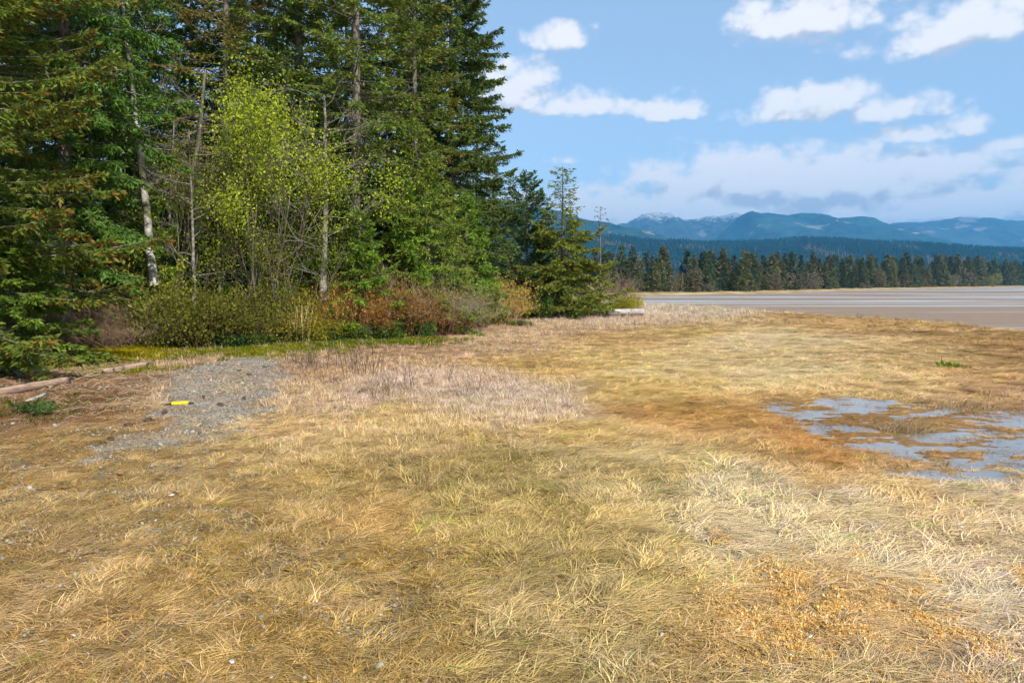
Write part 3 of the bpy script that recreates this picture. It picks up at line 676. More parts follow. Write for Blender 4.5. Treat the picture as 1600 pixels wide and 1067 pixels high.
def build_forest():
    G = 'evergreens deeper in the forest'
    # --- individual trees of the forest edge
    spruce = conifer(11, 21, .15, 4.0, 330, lambda u: (1-u)**.55, s_low=-.10, s_up=.5, c_low=.12, dens=19, K=5, size=.15, hang=.38, base=(.030, .056, .014), alt=(.075, .085, .018), tip=(.24, .115, .022), tip_p=.34, dead=26)
    tree_thing('spruce_tree', 'big spruce with orange-tipped boughs sweeping to the ground beside the wooden beams', spruce, at(-62, 16.3), 0.4)
    hem = conifer(12, 24, 2.2, 3.9, 330, lambda u: np.minimum(1, .52+1.5*u)*(1-u)**.5, s_low=-.30, s_up=.35, c_low=-.05, dens=20, K=5, size=.15, hang=.75, base=(.020, .050, .012), alt=(.045, .085, .018), tip_p=.05, dead=18)
    tree_thing('hemlock_tree', 'dark green hemlock with drooping boughs left of the pale leaning alder trunk', hem, at(100, 21.5), 1.2)
    thin = conifer(13, 27, 4.0, 3.4, 200, full, s_low=-.25, s_up=.3, dens=12, K=4, size=.16, hang=.3, base=(.045, .055, .018), alt=(.10, .075, .028), tip=(.22, .12, .05), tip_p=.35, dead=40, gaps=.22)
    tree_thing('fir_tree', 'sparse browning fir with sky showing through its thin crown', thin, at(352, 30.5), 0)
    fir = conifer(14, 26, 4.6, 3.2, 290, full, s_low=-.22, s_up=.35, dens=15, K=5, size=.16, hang=.35, base=(.032, .060, .016), alt=(.070, .092, .020), tip=(.18, .12, .03), tip_p=.18, dead=46, gaps=.42)
    tree_thing('fir_tree.001', 'tall fir with a bare grey trunk and dead lower branches behind the snag', fir, at(556, 27.5), 2.1)
    tree_thing('fir_tree.002', 'tall olive-green fir rising between the yellow alder and the bare-trunked fir', fir, at(468, 30), 4.0, (1.15, 1.15, .98))
    mid = conifer(15, 22, 3.2, 3.0, 260, full, s_low=-.15, s_up=.45, dens=17, K=5, size=.15, hang=.35, base=(.034, .060, .016), alt=(.075, .092, .02), tip=(.24, .12, .03), tip_p=.30, dead=24, gaps=.4)
    tree_thing('spruce_tree.001', 'tall spruce with rusty cone-laden tips left of the dense dark fir', mid, at(648, 32), .7)
    low = conifer(16, 9.6, .9, 2.6, 170, lambda u: (1-u)**.7, s_low=-.10, s_up=.35, dens=20, K=5, size=.14, hang=.5, base=(.038, .070, .016), alt=(.085, .110, .022), tip=(.22, .13, .03), tip_p=.22, lean=(-1.1, 0), dead=22)
    tree_thing('hemlock_tree.001', 'leaning young hemlock with a thin crooked top in front of the dense dark fir', low, at(680, 30), 0)
    big = conifer(17, 25.5, .8, 3.5, 420, lambda u: np.minimum(1, .80+.9*u)*(1-u**1.9)**.72, s_low=-.28, s_up=.35, c_low=.16, dens=21, K=5, size=.17, hang=.55, base=(.020, .042, .014), alt=(.050, .070, .020), tip=(.13, .095, .04), tip_p=.12, dead=14)
    tree_thing('fir_tree.003', 'dense dark fir, broadest of the forest edge, standing against the sky', big, at(706, 37), 0)
    blue = conifer(18, 8.9, .3, 2.5, 120, lambda u: (1-u)**.6*.95, s_low=.05, s_up=1.1, c_low=.15, dens=20, K=5, size=.16, hang=.12, base=(.020, .044, .024), alt=(.04, .070, .035), tip_p=.05, tip=(.1, .09, .04))
    tree_thing('fir_tree.004', 'small blue-green fir with upswept branches beside the dense dark fir', blue, at(823, 43), .5)
    scr = conifer(19, 9.4, .1, 3.1, 235, skirt, s_low=-.22, s_up=.25, c_low=.22, c_up=.1, dens=22, K=5, size=.15, hang=.40, base=(.042, .070, .016), alt=(.095, .115, .024), tip=(.20, .125, .03), tip_p=.22, twl=.38, thin_top=.58, wig=.32)
    tree_thing('spruce_tree.002', 'small spruce with a broad green skirt and a thin bent leader above the weathered log', scr, at(879, 42), 0, (1.25, 1.25, 1), color=(1.0, .95, .95))
    slim = conifer(20, 7.2, .2, 1.7, 70, skirt, s_low=-.1, s_up=.3, dens=14, K=4, size=.14, hang=.3, base=(.042, .062, .018), alt=(.09, .095, .025), tip=(.2, .12, .04), tip_p=.3, gaps=.2, thin_top=.45)
    tree_thing('spruce_tree.003', 'thin scraggly spruce sapling behind the broad-skirted spruce', slim, at(938, 45), 1)
    young = conifer(21, 6.2, .15, 1.9, 110, cone, s_low=-.15, s_up=.35, dens=22, K=5, size=.14, hang=.55, base=(.034, .075, .014), alt=(.085, .125, .020), tip_p=0)
    y0 = tree_thing('young_hemlock', 'bright green young hemlock under the yellow-green alder', young, at(452, 27), 0)
    copy_thing(y0, at(402, 28.5), 2, (1.1, 1.1, 1.0), 'bright green young hemlock between the mossy trunk and the yellow-green alder')
    copy_thing(y0, at(600, 30.5), 1, (1.2, 1.2, 1.15), 'bright green young hemlock between the snag and the leaning hemlock')
    for q, (px, Y, sc) in enumerate(((562, 26.6, 1.0), (522, 28, 1.15), (632, 29, 1.1), (482, 28.5, 1.25), (350, 27.5, 1.05), (300, 28.5, 1.05), (728, 34, 1.1), (668, 33, 1.2), (120, 24, 1.2))):
        copy_thing(y0, at(px, Y), q*1.3, (sc, sc, sc*(.8+.09*(q % 4))), ('young green hemlock hiding the foot of the bare-trunked fir', 'young green hemlock right behind the grey snag', 'young green hemlock just left of the leaning hemlock', 'tall young hemlock between the yellow-green alder and the grey snag', 'short young hemlock behind the left stems of the yellow-green alder', 'young hemlock in the shade between the bare saplings', 'young hemlock between the dense dark fir and the tan shrubs', 'young hemlock behind the trunk of the leaning hemlock', 'young hemlock beneath the drooping dark hemlock')[q], 'young hemlocks among the larger trunks')
    copy_thing(y0, at(5, 16.6), .8, (1.0, 1.0, .66), 'low dark hemlock sweeping the ground at the foot of the big spruce', color=(.8, .75, .8))
    copy_thing(y0, at(212, 25), 3, (1.25, 1.25, .95), 'young hemlock behind the pale leaning alder trunk')
    hm = [o for o in bpy.data.objects if o.name == 'hemlock_tree'][0]
    copy_thing(hm, at(300, 34), 2.6, (1.0, 1.0, .80), 'hemlock with thin sunlit top behind the yellow-green alder')
    copy_thing(hm, at(402, 38), 4.6, (1.1, 1.1, 1.0), 'tall hemlock behind the yellow-green alder and the sparse browning fir')
    copy_thing(hm, at(205, 30), 0.6, (.85, .85, .95), 'hemlock directly behind the pale leaning alder trunk')
    # --- deeper evergreens, all alike
    lab = 'dark evergreen standing deeper in the forest behind the edge trees'
    back = conifer(22, 24, 1.5, 3.6, 200, full, s_low=-.25, s_up=.3, dens=14, K=4, size=.20, hang=.5, base=(.018, .036, .012), alt=(.035, .055, .016), dead=20)
    b0 = tree_thing('evergreen_tree', lab, back, at(20, 27), 0, 1, G)
    rng = random.Random(5)
    for px, Y, s in ((-160, 24, 1), (-260, 19, 1.0), (60, 33, 1), (215, 37, .72), (290, 46, .60), (395, 42, .66), (455, 44, .8), (540, 40, .95), (610, 38, .95), (660, 44, 1.0), (505, 35, .52), (330, 36, .42), (270, 32, .36), (570, 34, .50), (425, 34, .5), (180, 31, .5), (745, 50, .8), (770, 56, .5), (-60, 40, 1.1), (120, 50, .9), (380, 55, .6), (850, 62, .34), (800, 52, .42)):
        copy_thing(b0, at(px, Y), rng.uniform(0, 6), (s*rng.uniform(.95, 1.2), s*rng.uniform(.95, 1.2), s), lab, G)
build_forest()

def build_deciduous():
    rng = np.random.default_rng(31)
    # yellow-green alder, several stems
    tb = Tubes(4); tips = []
    for k in range(7):
        a = k*.9; d = np.array([math.cos(a)*.20, math.sin(a)*.20, 1]); p = (math.cos(a)*.25, math.sin(a)*.25, -.1)
        grow(rng, tb, tips, p, d, rng.uniform(4.4, 5.8), .045, 3, .50, .30, 5, (3, 5), .60, .07)
    t = thing('alder_tree', 'alder with fresh yellow-green leaves on many thin stems', 'tree', at(412, 24.4))
    link('stems', tb.mesh('stems', M['bark_moss']), t)
    link('crown', leaf_cloud(rng, tips, 28, .085, (.24, .34, .028), (.50, .56, .045), .22, .75), t)
    # smaller leafing alders beside it
    tb = Tubes(4); tips = []
    for k in range(3):
        a = k*2.1; grow(rng, tb, tips, (math.cos(a)*.2, math.sin(a)*.2, -.1), (math.cos(a)*.15, math.sin(a)*.15, 1), 4.2, .05, 3, .5, .3, 5, (2, 4), .6, .08)
    st = tb.mesh('stems', M['bark_moss']); lv = leaf_cloud(rng, tips, 9, .085, (.15, .20, .015), (.30, .32, .02), .18, .8)
    s0 = tree_thing('alder_sapling', 'slender leafing alder sapling behind the pale leaning trunk', {'stems': st, 'crown': lv}, at(325, 26), 0)
    copy_thing(s0, at(290, 24.5), 2.2, (.85, .85, .95), 'slender leafing alder sapling rising from the shrubs by the mossy trunk')
    copy_thing(s0, at(640, 31), 1.0, (.7, .7, .7), 'slender leafing alder sapling by the leaning hemlock')
    for px, Y, sc in ((372, 24.0, (.75, .75, .62)), (440, 24.6, (.8, .8, .55)), (478, 25.2, (.7, .7, .60))):
        copy_thing(s0, at(px, Y), px*.7, sc, 'low leafing alder shoot at the foot of the yellow-green alder', 'leafing shoots below the alder')
    # pale leaning alder
    def big_trunk(lean, H, r, bark, seed, nbr=16, zb=.35, fork=None, bl=2.2):
        rg = np.random.default_rng(seed); tk = Tubes(10); z = np.linspace(-.15, H, 12); w = np.cumsum(rg.normal(0, .03, (12, 2)), 0)
        x = lean[0]*(z/H)**.9+w[:, 0]; y = lean[1]*z/H+w[:, 1]; tk.add(np.stack([x, y, z], 1), r*(1-z/H*.75).clip(.1))
        fk = Tubes(10)
        if fork: fk.add(np.stack([np.interp(fork*H, z, x)-.02+np.linspace(0, 1.4, 8)**1.2, np.full(8, np.interp(fork*H, z, y)), fork*H+np.linspace(0, H*.55, 8)], 1), r*.6*(1-np.linspace(0, .8, 8)))
        br = Tubes(4); tp = []
        for q in range(nbr):
            zz = H*rg.uniform(zb, .98); a = rg.uniform(0, 6.3)
            grow(rg, br, tp, (np.interp(zz, z, x), np.interp(zz, z, y), zz), (math.cos(a), math.sin(a), rg.uniform(-.1, .6)), bl*rg.uniform(.6, 1.2)*(1.1-zz/H*.5), .022, 2, .5, .12, 4, (2, 4), .62, .16)
        d = {'trunk': tk.mesh('trunk', M[bark]), 'branches': br.mesh('branches', M['deadwood'])}
        if fork: d['side_trunk'] = fk.mesh('side_trunk', M[bark])
        return d, tp
    M['bark_pale'] = bark_mat('bark_pale_alder', (.20, .18, .155), (.46, .43, .39), 7, moss=(.10, .10, .05), vscale=1.6, bump=.2)
    pr, tp = big_trunk((-1.3, 0), 12, .165, 'bark_pale', 5)
    tree_thing('alder_tree.001', 'pale grey alder trunk leaning left behind the brown brush', pr, at(254, 23))
    pr, tp = big_trunk((1.0, .3), 10, .17, 'bark_moss', 6, fork=.18)
    pr['crown'] = leaf_cloud(rng, tp, 3, .09, (.13, .17, .015), (.24, .26, .02), .15)
    tree_thing('alder_tree.002', 'mossy forked alder trunk right of the pale leaning one', pr, at(268, 25))
    pr, tp = big_trunk((0, 0), 9.2, .16, 'bark_grey', 8, 40, .22, bl=2.5)
    tree_thing('snag_tree', 'dead grey snag with bare tangled branches beside the yellow-green alder', pr, at(513, 25.5))
    for k, (px, Y, h) in enumerate(((310, 24, 7.5), (345, 25, 8), (258, 27, 8.5), (205, 27, 7))):
        pr, tp = big_trunk((rng.uniform(-.6, .6), 0), h, .075, 'bark_grey', 50+k, 14, .25, bl=1.5)
        tree_thing('bare_sapling', 'thin bare grey sapling between the alder trunks', pr, at(px, Y), rng.uniform(0, 6), 1, 'bare saplings between the alder trunks')
build_deciduous()

def build_shrubs():
    rng = np.random.default_rng(77)
    def dome(n, h, r, tint1, tint2, leaf=None, per=5, lsize=.055, depth=2, rad=.012, lean=.75, wob=.18):
        tb = Tubes(3); tips = []
        for k in range(n):
            a = rng.uniform(0, 6.3); q = math.sqrt(rng.random()); d = (math.cos(a)*q*lean, math.sin(a)*q*lean, 1.0)
            grow(rng, tb, tips, (math.cos(a)*q*r*.45, math.sin(a)*q*r*.45, -.08), d, h*.62*rng.uniform(.7, 1.1), rad*rng.uniform(.6, 1.2), depth, .55, .12, 4, (2, 4), .62, wob)
        nv = sum(len(v) for v in tb.V); f = rng.random((nv, 1)); tint = np.array(tint1)*(1-f)+np.array(tint2)*f
        out = {'stems': tb.mesh('stems', M['twig'], tint)}
        if leaf: out['leaves'] = leaf_cloud(rng, tips, int(per*1.3), lsize, tuple(2.0*c for c in leaf[0]), tuple(2.0*c for c in leaf[1]), .11, .7)
        return out
    brown = dome(46, 1.7, 1.5, (.16, .12, .08), (.30, .24, .165), None, depth=3, rad=.010)
    green = dome(34, 1.7, 1.4, (.12, .085, .045), (.22, .16, .09), ((.045, .060, .012), (.13, .13, .022)), 9, .075)
    rust = dome(38, 1.6, 1.4, (.15, .085, .05), (.26, .15, .085), ((.13, .085, .018), (.20, .12, .025)), 5, .055)
    tan = dome(42, 2.2, 1.3, (.24, .17, .09), (.40, .30, .17), ((.16, .14, .02), (.28, .19, .03)), 5, .06, lean=.5, rad=.014)
    salal = dome(26, .8, 1.1, (.10, .08, .04), (.16, .12, .06), ((.018, .045, .012), (.05, .085, .02)), 14, .085)
    protos = {}
    def put(kind, px, Y, s, label, group=None, sz=1.0, color=None, rz=None):
        meshes, nm = {'b': (brown, 'bare_shrub'), 'g': (green, 'leafy_shrub'), 'r': (rust, 'budding_shrub'), 't': (tan, 'tan_shrub'), 's': (salal, 'salal_bush')}[kind]
        s *= rng.uniform(.8, 1.25); cv = np.array(color or (1, 1, 1))*rng.uniform(.8, 1.3)*np.array([rng.uniform(.9, 1.25), 1, rng.uniform(.8, 1.1)])
        t = tree_thing(nm, label, meshes, at(px+rng.normal(0, 5), Y+rng.normal(0, .35)), rng.uniform(0, 6) if rz is None else rz, (s*rng.uniform(.85, 1.2), s, s*sz*rng.uniform(.75, 1.3)), group, 'shrub', tuple(cv))
    put('b', 160, 21.4, 1.15, 'brown bare-twigged shrub mound above the yellow moss by the beams', sz=.85)
    for px, Y, s in ((130, 22.5, 1.1), (195, 22.0, .95), (155, 23.5, 1.25), (112, 21.4, .8)):
        put('b', px, Y, s, 'brown bare-twigged brush between the big spruce and the pale alder trunk', 'brown brush by the alder trunk', .9)
    for px, Y, s in ((225, 22.2, 1.0), (262, 22.4, .95), (300, 23.0, 1.05), (340, 23.6, 1.0), (378, 24.0, 1.0), (250, 24.5, 1.2), (318, 25.4, 1.2), (400, 25.2, 1.15), (412, 24.1, .9)):
        put('g', px, Y, s, 'olive-green leafy shrub at the foot of the alder trunks', 'leafy shrubs along the forest edge', 1.25)
    for px, Y, s in ((445, 24.9, .95), (478, 25.4, 1.1), (505, 25.6, .95)):
        put('g', px, Y, s, 'yellow-green leafy shrub behind the pale dry stalks', 'yellow-green shrubs behind the stalks', 1.05, (1.7, 1.5, 1.0))
    for px, Y, s in ((540, 26.2, 1.0), (575, 26.6, 1.0), (612, 27.0, 1.05), (648, 27.5, 1.0), (682, 28.2, 1.05), (708, 29.4, 1.1), (556, 28.2, 1.2), (632, 29.0, 1.25), (690, 30.8, 1.3)):
        put('r', px, Y, s, 'rusty budding shrub below the leaning hemlock', 'rusty shrubs along the forest edge', 1.25)
    for px, Y, s in ((748, 33.5, 1.15), (775, 34.8, 1.1)):
        put('t', px, Y, s, 'tall tan shrub of upright stems behind the mossy log', 'tan shrubs behind the mossy log')
    put('t', 728, 32, .95, 'tan and rust shrub closing the row beside the rusty shrubs')
    for px, Y, s in ((275, 22.0, .8), (350, 23.0, .8), (395, 23.6, .8), (455, 24.5, .7), (520, 25.6, .75), (560, 25.9, .8), (600, 26.4, .8), (640, 27.0, .75)):
        put('s', px, Y, s, 'low dark green salal bush under the shrubs of the forest edge', 'salal bushes under the forest edge')
    for px, Y, s in ((968, 50, .9), (985, 53, .85)):
        put('g', px, Y, s, 'round green shrub on the point beyond the weathered log', 'shrubs on the point', 1.0, (1.6, 1.7, .9))
    put('b', 958, 52, 1.3, 'grey bare shrub behind the green shrubs on the point')
    put('s', 850, 41.0, 1.3, 'low mossy green bush beneath the broad-skirted spruce')
    put('b', 655, 29.8, 1.9, 'tall grey dead brush in front of the leaning hemlock', color=(1.15, 1.2, 1.2))
    put('b', 585, 28.4, 1.8, 'tall grey dead brush beside the slender sapling', color=(1.15, 1.2, 1.2))
    put('b', 530, 27.6, 1.8, 'tall grey dead brush at the foot of the grey snag', color=(1.1, 1.15, 1.1))
    put('b', 700, 30.6, 1.7, 'tall grey dead brush between the leaning hemlock and the tan shrubs', color=(1.1, 1.15, 1.1))
    # pale dry stalks
    for k, (px, Y, s) in enumerate(((472, 24.4, 1.0), (430, 24.2, .8))):
        tb = Tubes(3)
        for q in range(16):
            a = rng.uniform(0, 6.3); h = rng.uniform(.8, 1.6)*s; x, y = rng.normal(0, .22, 2); e = np.array([math.cos(a), math.sin(a)])*rng.uniform(.05, .35)
            tb.add([(x, y, -.05), (x+e[0]*.3, y+e[1]*.3, h*.5), (x+e[0], y+e[1], h)], [.014, .011, .006])
        tag(link('dry_stalks', tb.mesh('dry_stalks', M['straw'])), ('clump of pale dry canes standing before the yellow-green shrubs', 'short clump of pale dry canes beside the taller one')[k], 'stalks').location = at(px, Y)
    # dark dead weeds in the stubble
    for k, (px, py, w, h, n) in enumerate(((487, 577, .36, .75, 34), (548, 590, .15, .85, 12), (572, 588, .32, .95, 30), (462, 568, .22, .5, 10), (520, 572, .2, .6, 10), (632, 608, .22, .6, 12), (615, 620, .2, .45, 8), (590, 626, .12, .42, 5), (680, 580, .08, .75, 3), (740, 612, .1, .6, 4), (700, 596, .2, .5, 7))):
        tb = Tubes(3); x0, y0 = P(px, py)
        for q in range(n):
            x, y = rng.normal(0, w*.75, 2); a = rng.uniform(0, 6.3); hh = h*.85*rng.uniform(.25, 1.1); e = np.array([math.cos(a), math.sin(a)])*rng.uniform(.02, .26)
            p = np.array([(x, y, -.03), (x+e[0]*.4, y+e[1]*.4, hh*.55), (x+e[0], y+e[1], hh)]); tb.add(p, [.005, .004, .0025])
            for _ in range(3):
                b = rng.uniform(0, 6.3); f = rng.uniform(.45, .9); c = p[1]*(1-f)+p[2]*f if f > .5 else p[1]; tb.add([c, c+np.array([math.cos(b)*.07, math.sin(b)*.07, .09])], [.003, .002])
        lab = {0: 'dense clump of dark dead weeds by the head of the gravel path', 2: 'wide clump of tall dark dead weed stalks in the stubble', 1: 'narrow clump of dark weed stalks beside the wide clump'}.get(k, 'few thin dark dead weed stalks in the pale stubble')
        o = tag(link('dead_weeds', tb.mesh('dead_weeds', M['weed'])), lab, 'weeds', 'dead weeds in the stubble'); o.location = (x0, y0, gz1(x0, y0))
M['straw'] = plain_mat('straw_stalk', (.46, .35, .20), .8)
M['weed'] = plain_mat('dark_weed', (.085, .060, .045), .9)
build_shrubs()

def build_far_trees():
    rng = np.random.default_rng(123)
    def far_con(seed, H, R, nb, dens, cols, zb=.04):
        rg = np.random.default_rng(seed); n = nb; u = (np.arange(n)+rg.random(n))/n; z0 = H*(zb+(1-zb)*u); az = np.arange(n)*2.4+rg.normal(0, .4, n)
        L = R*np.minimum(1, .85+1.2*u)*(1-u)**1.05*rg.uniform(.6, 1.25, n)+.08
        k = dens; i = np.repeat(np.arange(n), k); t = rg.random(n*k)**.6
        C = np.stack([np.cos(az[i])*L[i]*t, np.sin(az[i])*L[i]*t, z0[i]-.22*L[i]*t], 1)+rg.normal(0, .16, (n*k, 3))
        D = np.stack([np.cos(az[i]), np.sin(az[i]), np.full(n*k, -.25)], 1)+rg.normal(0, .5, (n*k, 3)); sz = rg.uniform(.7, 1.5, n*k)*(1-.45*u[i])
        V, Q = kites(C, D, sz, sz*.5, rg, np.array([0, 0, .7])); f = rg.random((n*k, 1))
        # trunk
        a = np.arange(5)*2*np.pi/5; tv = np.concatenate([np.stack([np.cos(a)*.28, np.sin(a)*.28, a*0-.5], 1), np.stack([np.cos(a)*.05, np.sin(a)*.05, a*0+H*.97], 1)]); b = len(V)
        tq = np.array([[j, (j+1) % 5, 5+(j+1) % 5, 5+j] for j in range(5)])+b
        col = np.concatenate([np.repeat(np.array(cols[0])*(1-f)+np.array(cols[1])*f, 4, 0), np.tile((.12, .10, .08), (10, 1))])
        return mesh_np('far_conifer', np.concatenate([V, tv]), quads=np.concatenate([Q, tq]), tint=col, mat=M['needle'])
    def far_dec(seed, H, R, cols, n=420):
        rg = np.random.default_rng(seed); p = nrm(rg.normal(size=(n, 3)))*(rg.random((n, 1))**.35)
        lob = 1+.35*np.sin(p[:, :1]*4+seed)*np.cos(p[:, 1:2]*5+seed*2); C = p*lob*np.array([R, R, H*.42])+np.array([0, 0, H*.56]); sz = rg.uniform(.5, 1.1, n)
        V, Q = kites(C, p+rg.normal(0, .7, (n, 3)), sz, sz*.55, rg); f = rg.random((n, 1)); b = len(V); tv = []; tq = []
        for s in range(6):
            d = nrm(rg.normal(size=3)*np.array([1, 1, .3])+np.array([0, 0, 1.3])); e = d*H*.8; w = np.array([.12, 0, 0]); k = b+len(tv)
            tv += [np.array([0, 0, -.4])-w, np.array([0, 0, -.4])+w, e+w*.2, e-w*.2]; tq.append([k, k+1, k+2, k+3])
        col = np.concatenate([np.repeat(np.array(cols[0])*(1-f)+np.array(cols[1])*f, 4, 0), np.tile((.25, .22, .2), (len(tv), 1))])
        return mesh_np('far_broadleaf', np.concatenate([V, np.array(tv)]), quads=np.concatenate([Q, np.array(tq)]), tint=col, mat=M['needle'])
    dk = ((.050, .070, .026), (.092, .115, .038)); md = ((.075, .085, .032), (.14, .14, .048)); bl = ((.045, .072, .036), (.08, .11, .05))
    cons = [far_con(200+k, 16, r, 52, d, c) for k, (r, d, c) in enumerate(((2.9, 18, dk), (3.6, 19, md), (2.6, 16, bl), (3.8, 20, dk), (3.2, 17, md), (2.8, 15, bl)))]
    decs = [(far_dec(220, 9, 3.0, ((.10, .085, .042), (.17, .14, .075))), 'bare reddish-brown broadleaf tree on the far shore', 'bare brown trees on the far shore'),
            (far_dec(221, 9, 3.2, ((.16, .17, .03), (.28, .27, .05))), 'fresh yellow-green broadleaf tree among the far shore conifers', 'yellow-green trees on the far shore'),
            (far_dec(222, 9, 3.0, ((.12, .105, .075), (.19, .165, .12))), 'bare grey broadleaf tree on the far shore', 'bare grey trees on the far shore')]
    d = np.r_[0, np.cumsum(np.hypot(*np.diff(SHORE, axis=0).T))]
    def place(me, nm, s, off, sc, label, group, cat='tree', wide=1.0):
        x, y = shore_at(s); x = float(x)-.35*off; y = float(y)+.94*off
        z = float(np.interp(off, [0, 3, 6, 10, 16, 30, 80], [-1.86, -1.55, -1.35, -1.15, -1.0, -.8, -.6]))
        o = link(nm, me); o.location = (x, y, z-.1); o.rotation_euler = (rng.normal(0, .02), rng.normal(0, .02), rng.uniform(0, 6.3)); o.scale = (sc*wide, sc*wide, sc)
        v = rng.uniform(.85, 1.7); o.color = (v*rng.uniform(.95, 1.15), v, v*rng.uniform(.85, 1.1), 1); tag(o, label, cat, group)
    s = 262.0; k = 0
    while s < 1180:
        x, y = shore_at(s); D = float(np.hypot(x, y)); step = 1.8+D*.0058
        h = (.80+.55*sstep(200, 700, D))
        place(cons[rng.integers(6)], 'far_conifer', s+rng.normal(0, 1), 12+rng.uniform(0, 13), h*rng.uniform(.50, 1.18), 'dark conifer in the front row of the far shore', 'front conifers of the far shore', wide=1.5)
        if k % 3 != 2: place(cons[rng.integers(6)], 'far_conifer', s+rng.normal(0, 2), 24+rng.uniform(0, 12), h*rng.uniform(.85, 1.25), 'taller dark conifer rising behind the front row of the far shore', 'rear conifers of the far shore', wide=1.5)
        if rng.random() < .05:
            q = decs[rng.choice([0, 0, 2, 2, 1])]; place(q[0], 'far_broadleaf', s+2, 10+rng.uniform(0, 3), h*rng.uniform(.7, 1.15), q[1], q[2])
        s += step*rng.uniform(.65, 1.35)*(.72 if s < 430 else 1); k += 1
    for s, sc, off in ((322, 1.15, 11), (1010, 1.3, 14), (1035, 1.1, 14), (1075, 1.2, 16), (1120, 1.2, 15), (985, .9, 12)):
        place(decs[1][0], 'far_broadleaf', s, off, sc, decs[1][1], decs[1][2])
    # low brush along the far bank
    for q in range(28):
        s = rng.uniform(300, 900); dd = decs[0 if q % 3 else 2]
        place(dd[0], 'far_shrub', s, 8.5+rng.uniform(0, 2.5), rng.uniform(.20, .36), 'low bare brown shrub on the bank of the far shore', 'bank shrubs of the far shore', 'shrub', 1.5)
    print('far trees', k)
    # the wood that covers the hill behind: one mass
    xs, t, Z, Yc, depth = HILLS['wooded_hill']
    n = 30000; X = rng.uniform(-500, 2700, n); tt = rng.uniform(-.97, .10, n)
    ix = np.clip(np.searchsorted(xs, X), 1, len(xs)-1); it = np.clip(np.searchsorted(t, tt), 1, len(t)-1)
    fx = (X-xs[ix-1])/(xs[ix]-xs[ix-1]); ft = (tt-t[it-1])/(t[it]-t[it-1])
    z = (Z[it-1, ix-1]*(1-fx)+Z[it-1, ix]*fx)*(1-ft)+(Z[it, ix-1]*(1-fx)+Z[it, ix]*fx)*ft
    ok = rng.random(n) < np.clip(.75+1.3*fbm(X/160, tt*6, 71, 3), .05, 1); X, tt, z = X[ok], tt[ok], z[ok]; n = len(X)
    def cone_tree(rg):
        a = np.arange(7)*2*np.pi/7; V = []; Tq = []
        for h0, h1, r in ((.05, .55, .24), (.32, .8, .17), (.6, 1.0, .10)):
            b = len(V); V += [(np.cos(q)*r*rg.uniform(.75, 1.2), np.sin(q)*r*rg.uniform(.75, 1.2), h0+rg.uniform(-.04, .04)) for q in a]+[(0, 0, h1)]
            Tq += [(b+j, b+(j+1) % 7, b+7) for j in range(7)]
        return mesh_np('hill_tree', V, tris=Tq, tint=np.tile((1, 1, 1.), (len(V), 1)), mat=M['grass'])
    pr = [proto('hill_tree', cone_tree(rng)) for _ in range(4)]
    h = rng.uniform(9, 17, n); c = np.array([.009, .034, .029])*rng.uniform(.6, 1.7, (n, 1))*np.stack([rng.uniform(.9, 1.5, n), np.ones(n), rng.uniform(.8, 1.1, n)], 1)  # tree tint matches the hill, with some haze blue in the colour
    br = (fbm(X/120, tt*5, 88, 3) > .22) & (tt < -.35) & (rng.random(n) < .5); c[br] = np.array([.13, .105, .075])*rng.uniform(.7, 1.2, (br.sum(), 1))
    o = scatter('hill_wood', np.stack([X, Yc+tt*depth, z-1], 1), np.stack([X*0, X*0, rng.uniform(0, 6, n)], 1), np.stack([h, h, h], 1), rng.integers(0, 4, n), c, pr)
    tag(o, 'distant dark wood covering the low hill behind the far shore', 'wood', kind='stuff')
build_far_trees()

# ------------------------------------------------------------------ litter, stones, small things
def lumpy(name, rng, r, sq=(1, 1, .6), n1=8, n2=5, mat=None, rough=.25):
    th = np.arange(n1)*2*np.pi/n1; ph = np.linspace(0, np.pi, n2+2)[1:-1]
    V = [(0, 0, 1.0)]+[(math.sin(p)*math.cos(a), math.sin(p)*math.sin(a), math.cos(p)) for p in ph for a in th]+[(0, 0, -1.0)]
    V = np.array(V)*(1+rng.uniform(-rough, rough, (len(V), 1)))*np.array(sq)*r
    Q = [[1+i*n1+j, 1+(i+1)*n1+j, 1+(i+1)*n1+(j+1) % n1, 1+i*n1+(j+1) % n1] for i in range(n2-1) for j in range(n1)]
    e = len(V)-1; T_ = [[0, 1+j, 1+(j+1) % n1] for j in range(n1)]+[[e, 1+(n2-1)*n1+(j+1) % n1, 1+(n2-1)*n1+j] for j in range(n1)]
    return mesh_np(name, V, quads=Q, tris=T_, tint=np.ones((len(V), 3)), mat=mat, smooth=False)
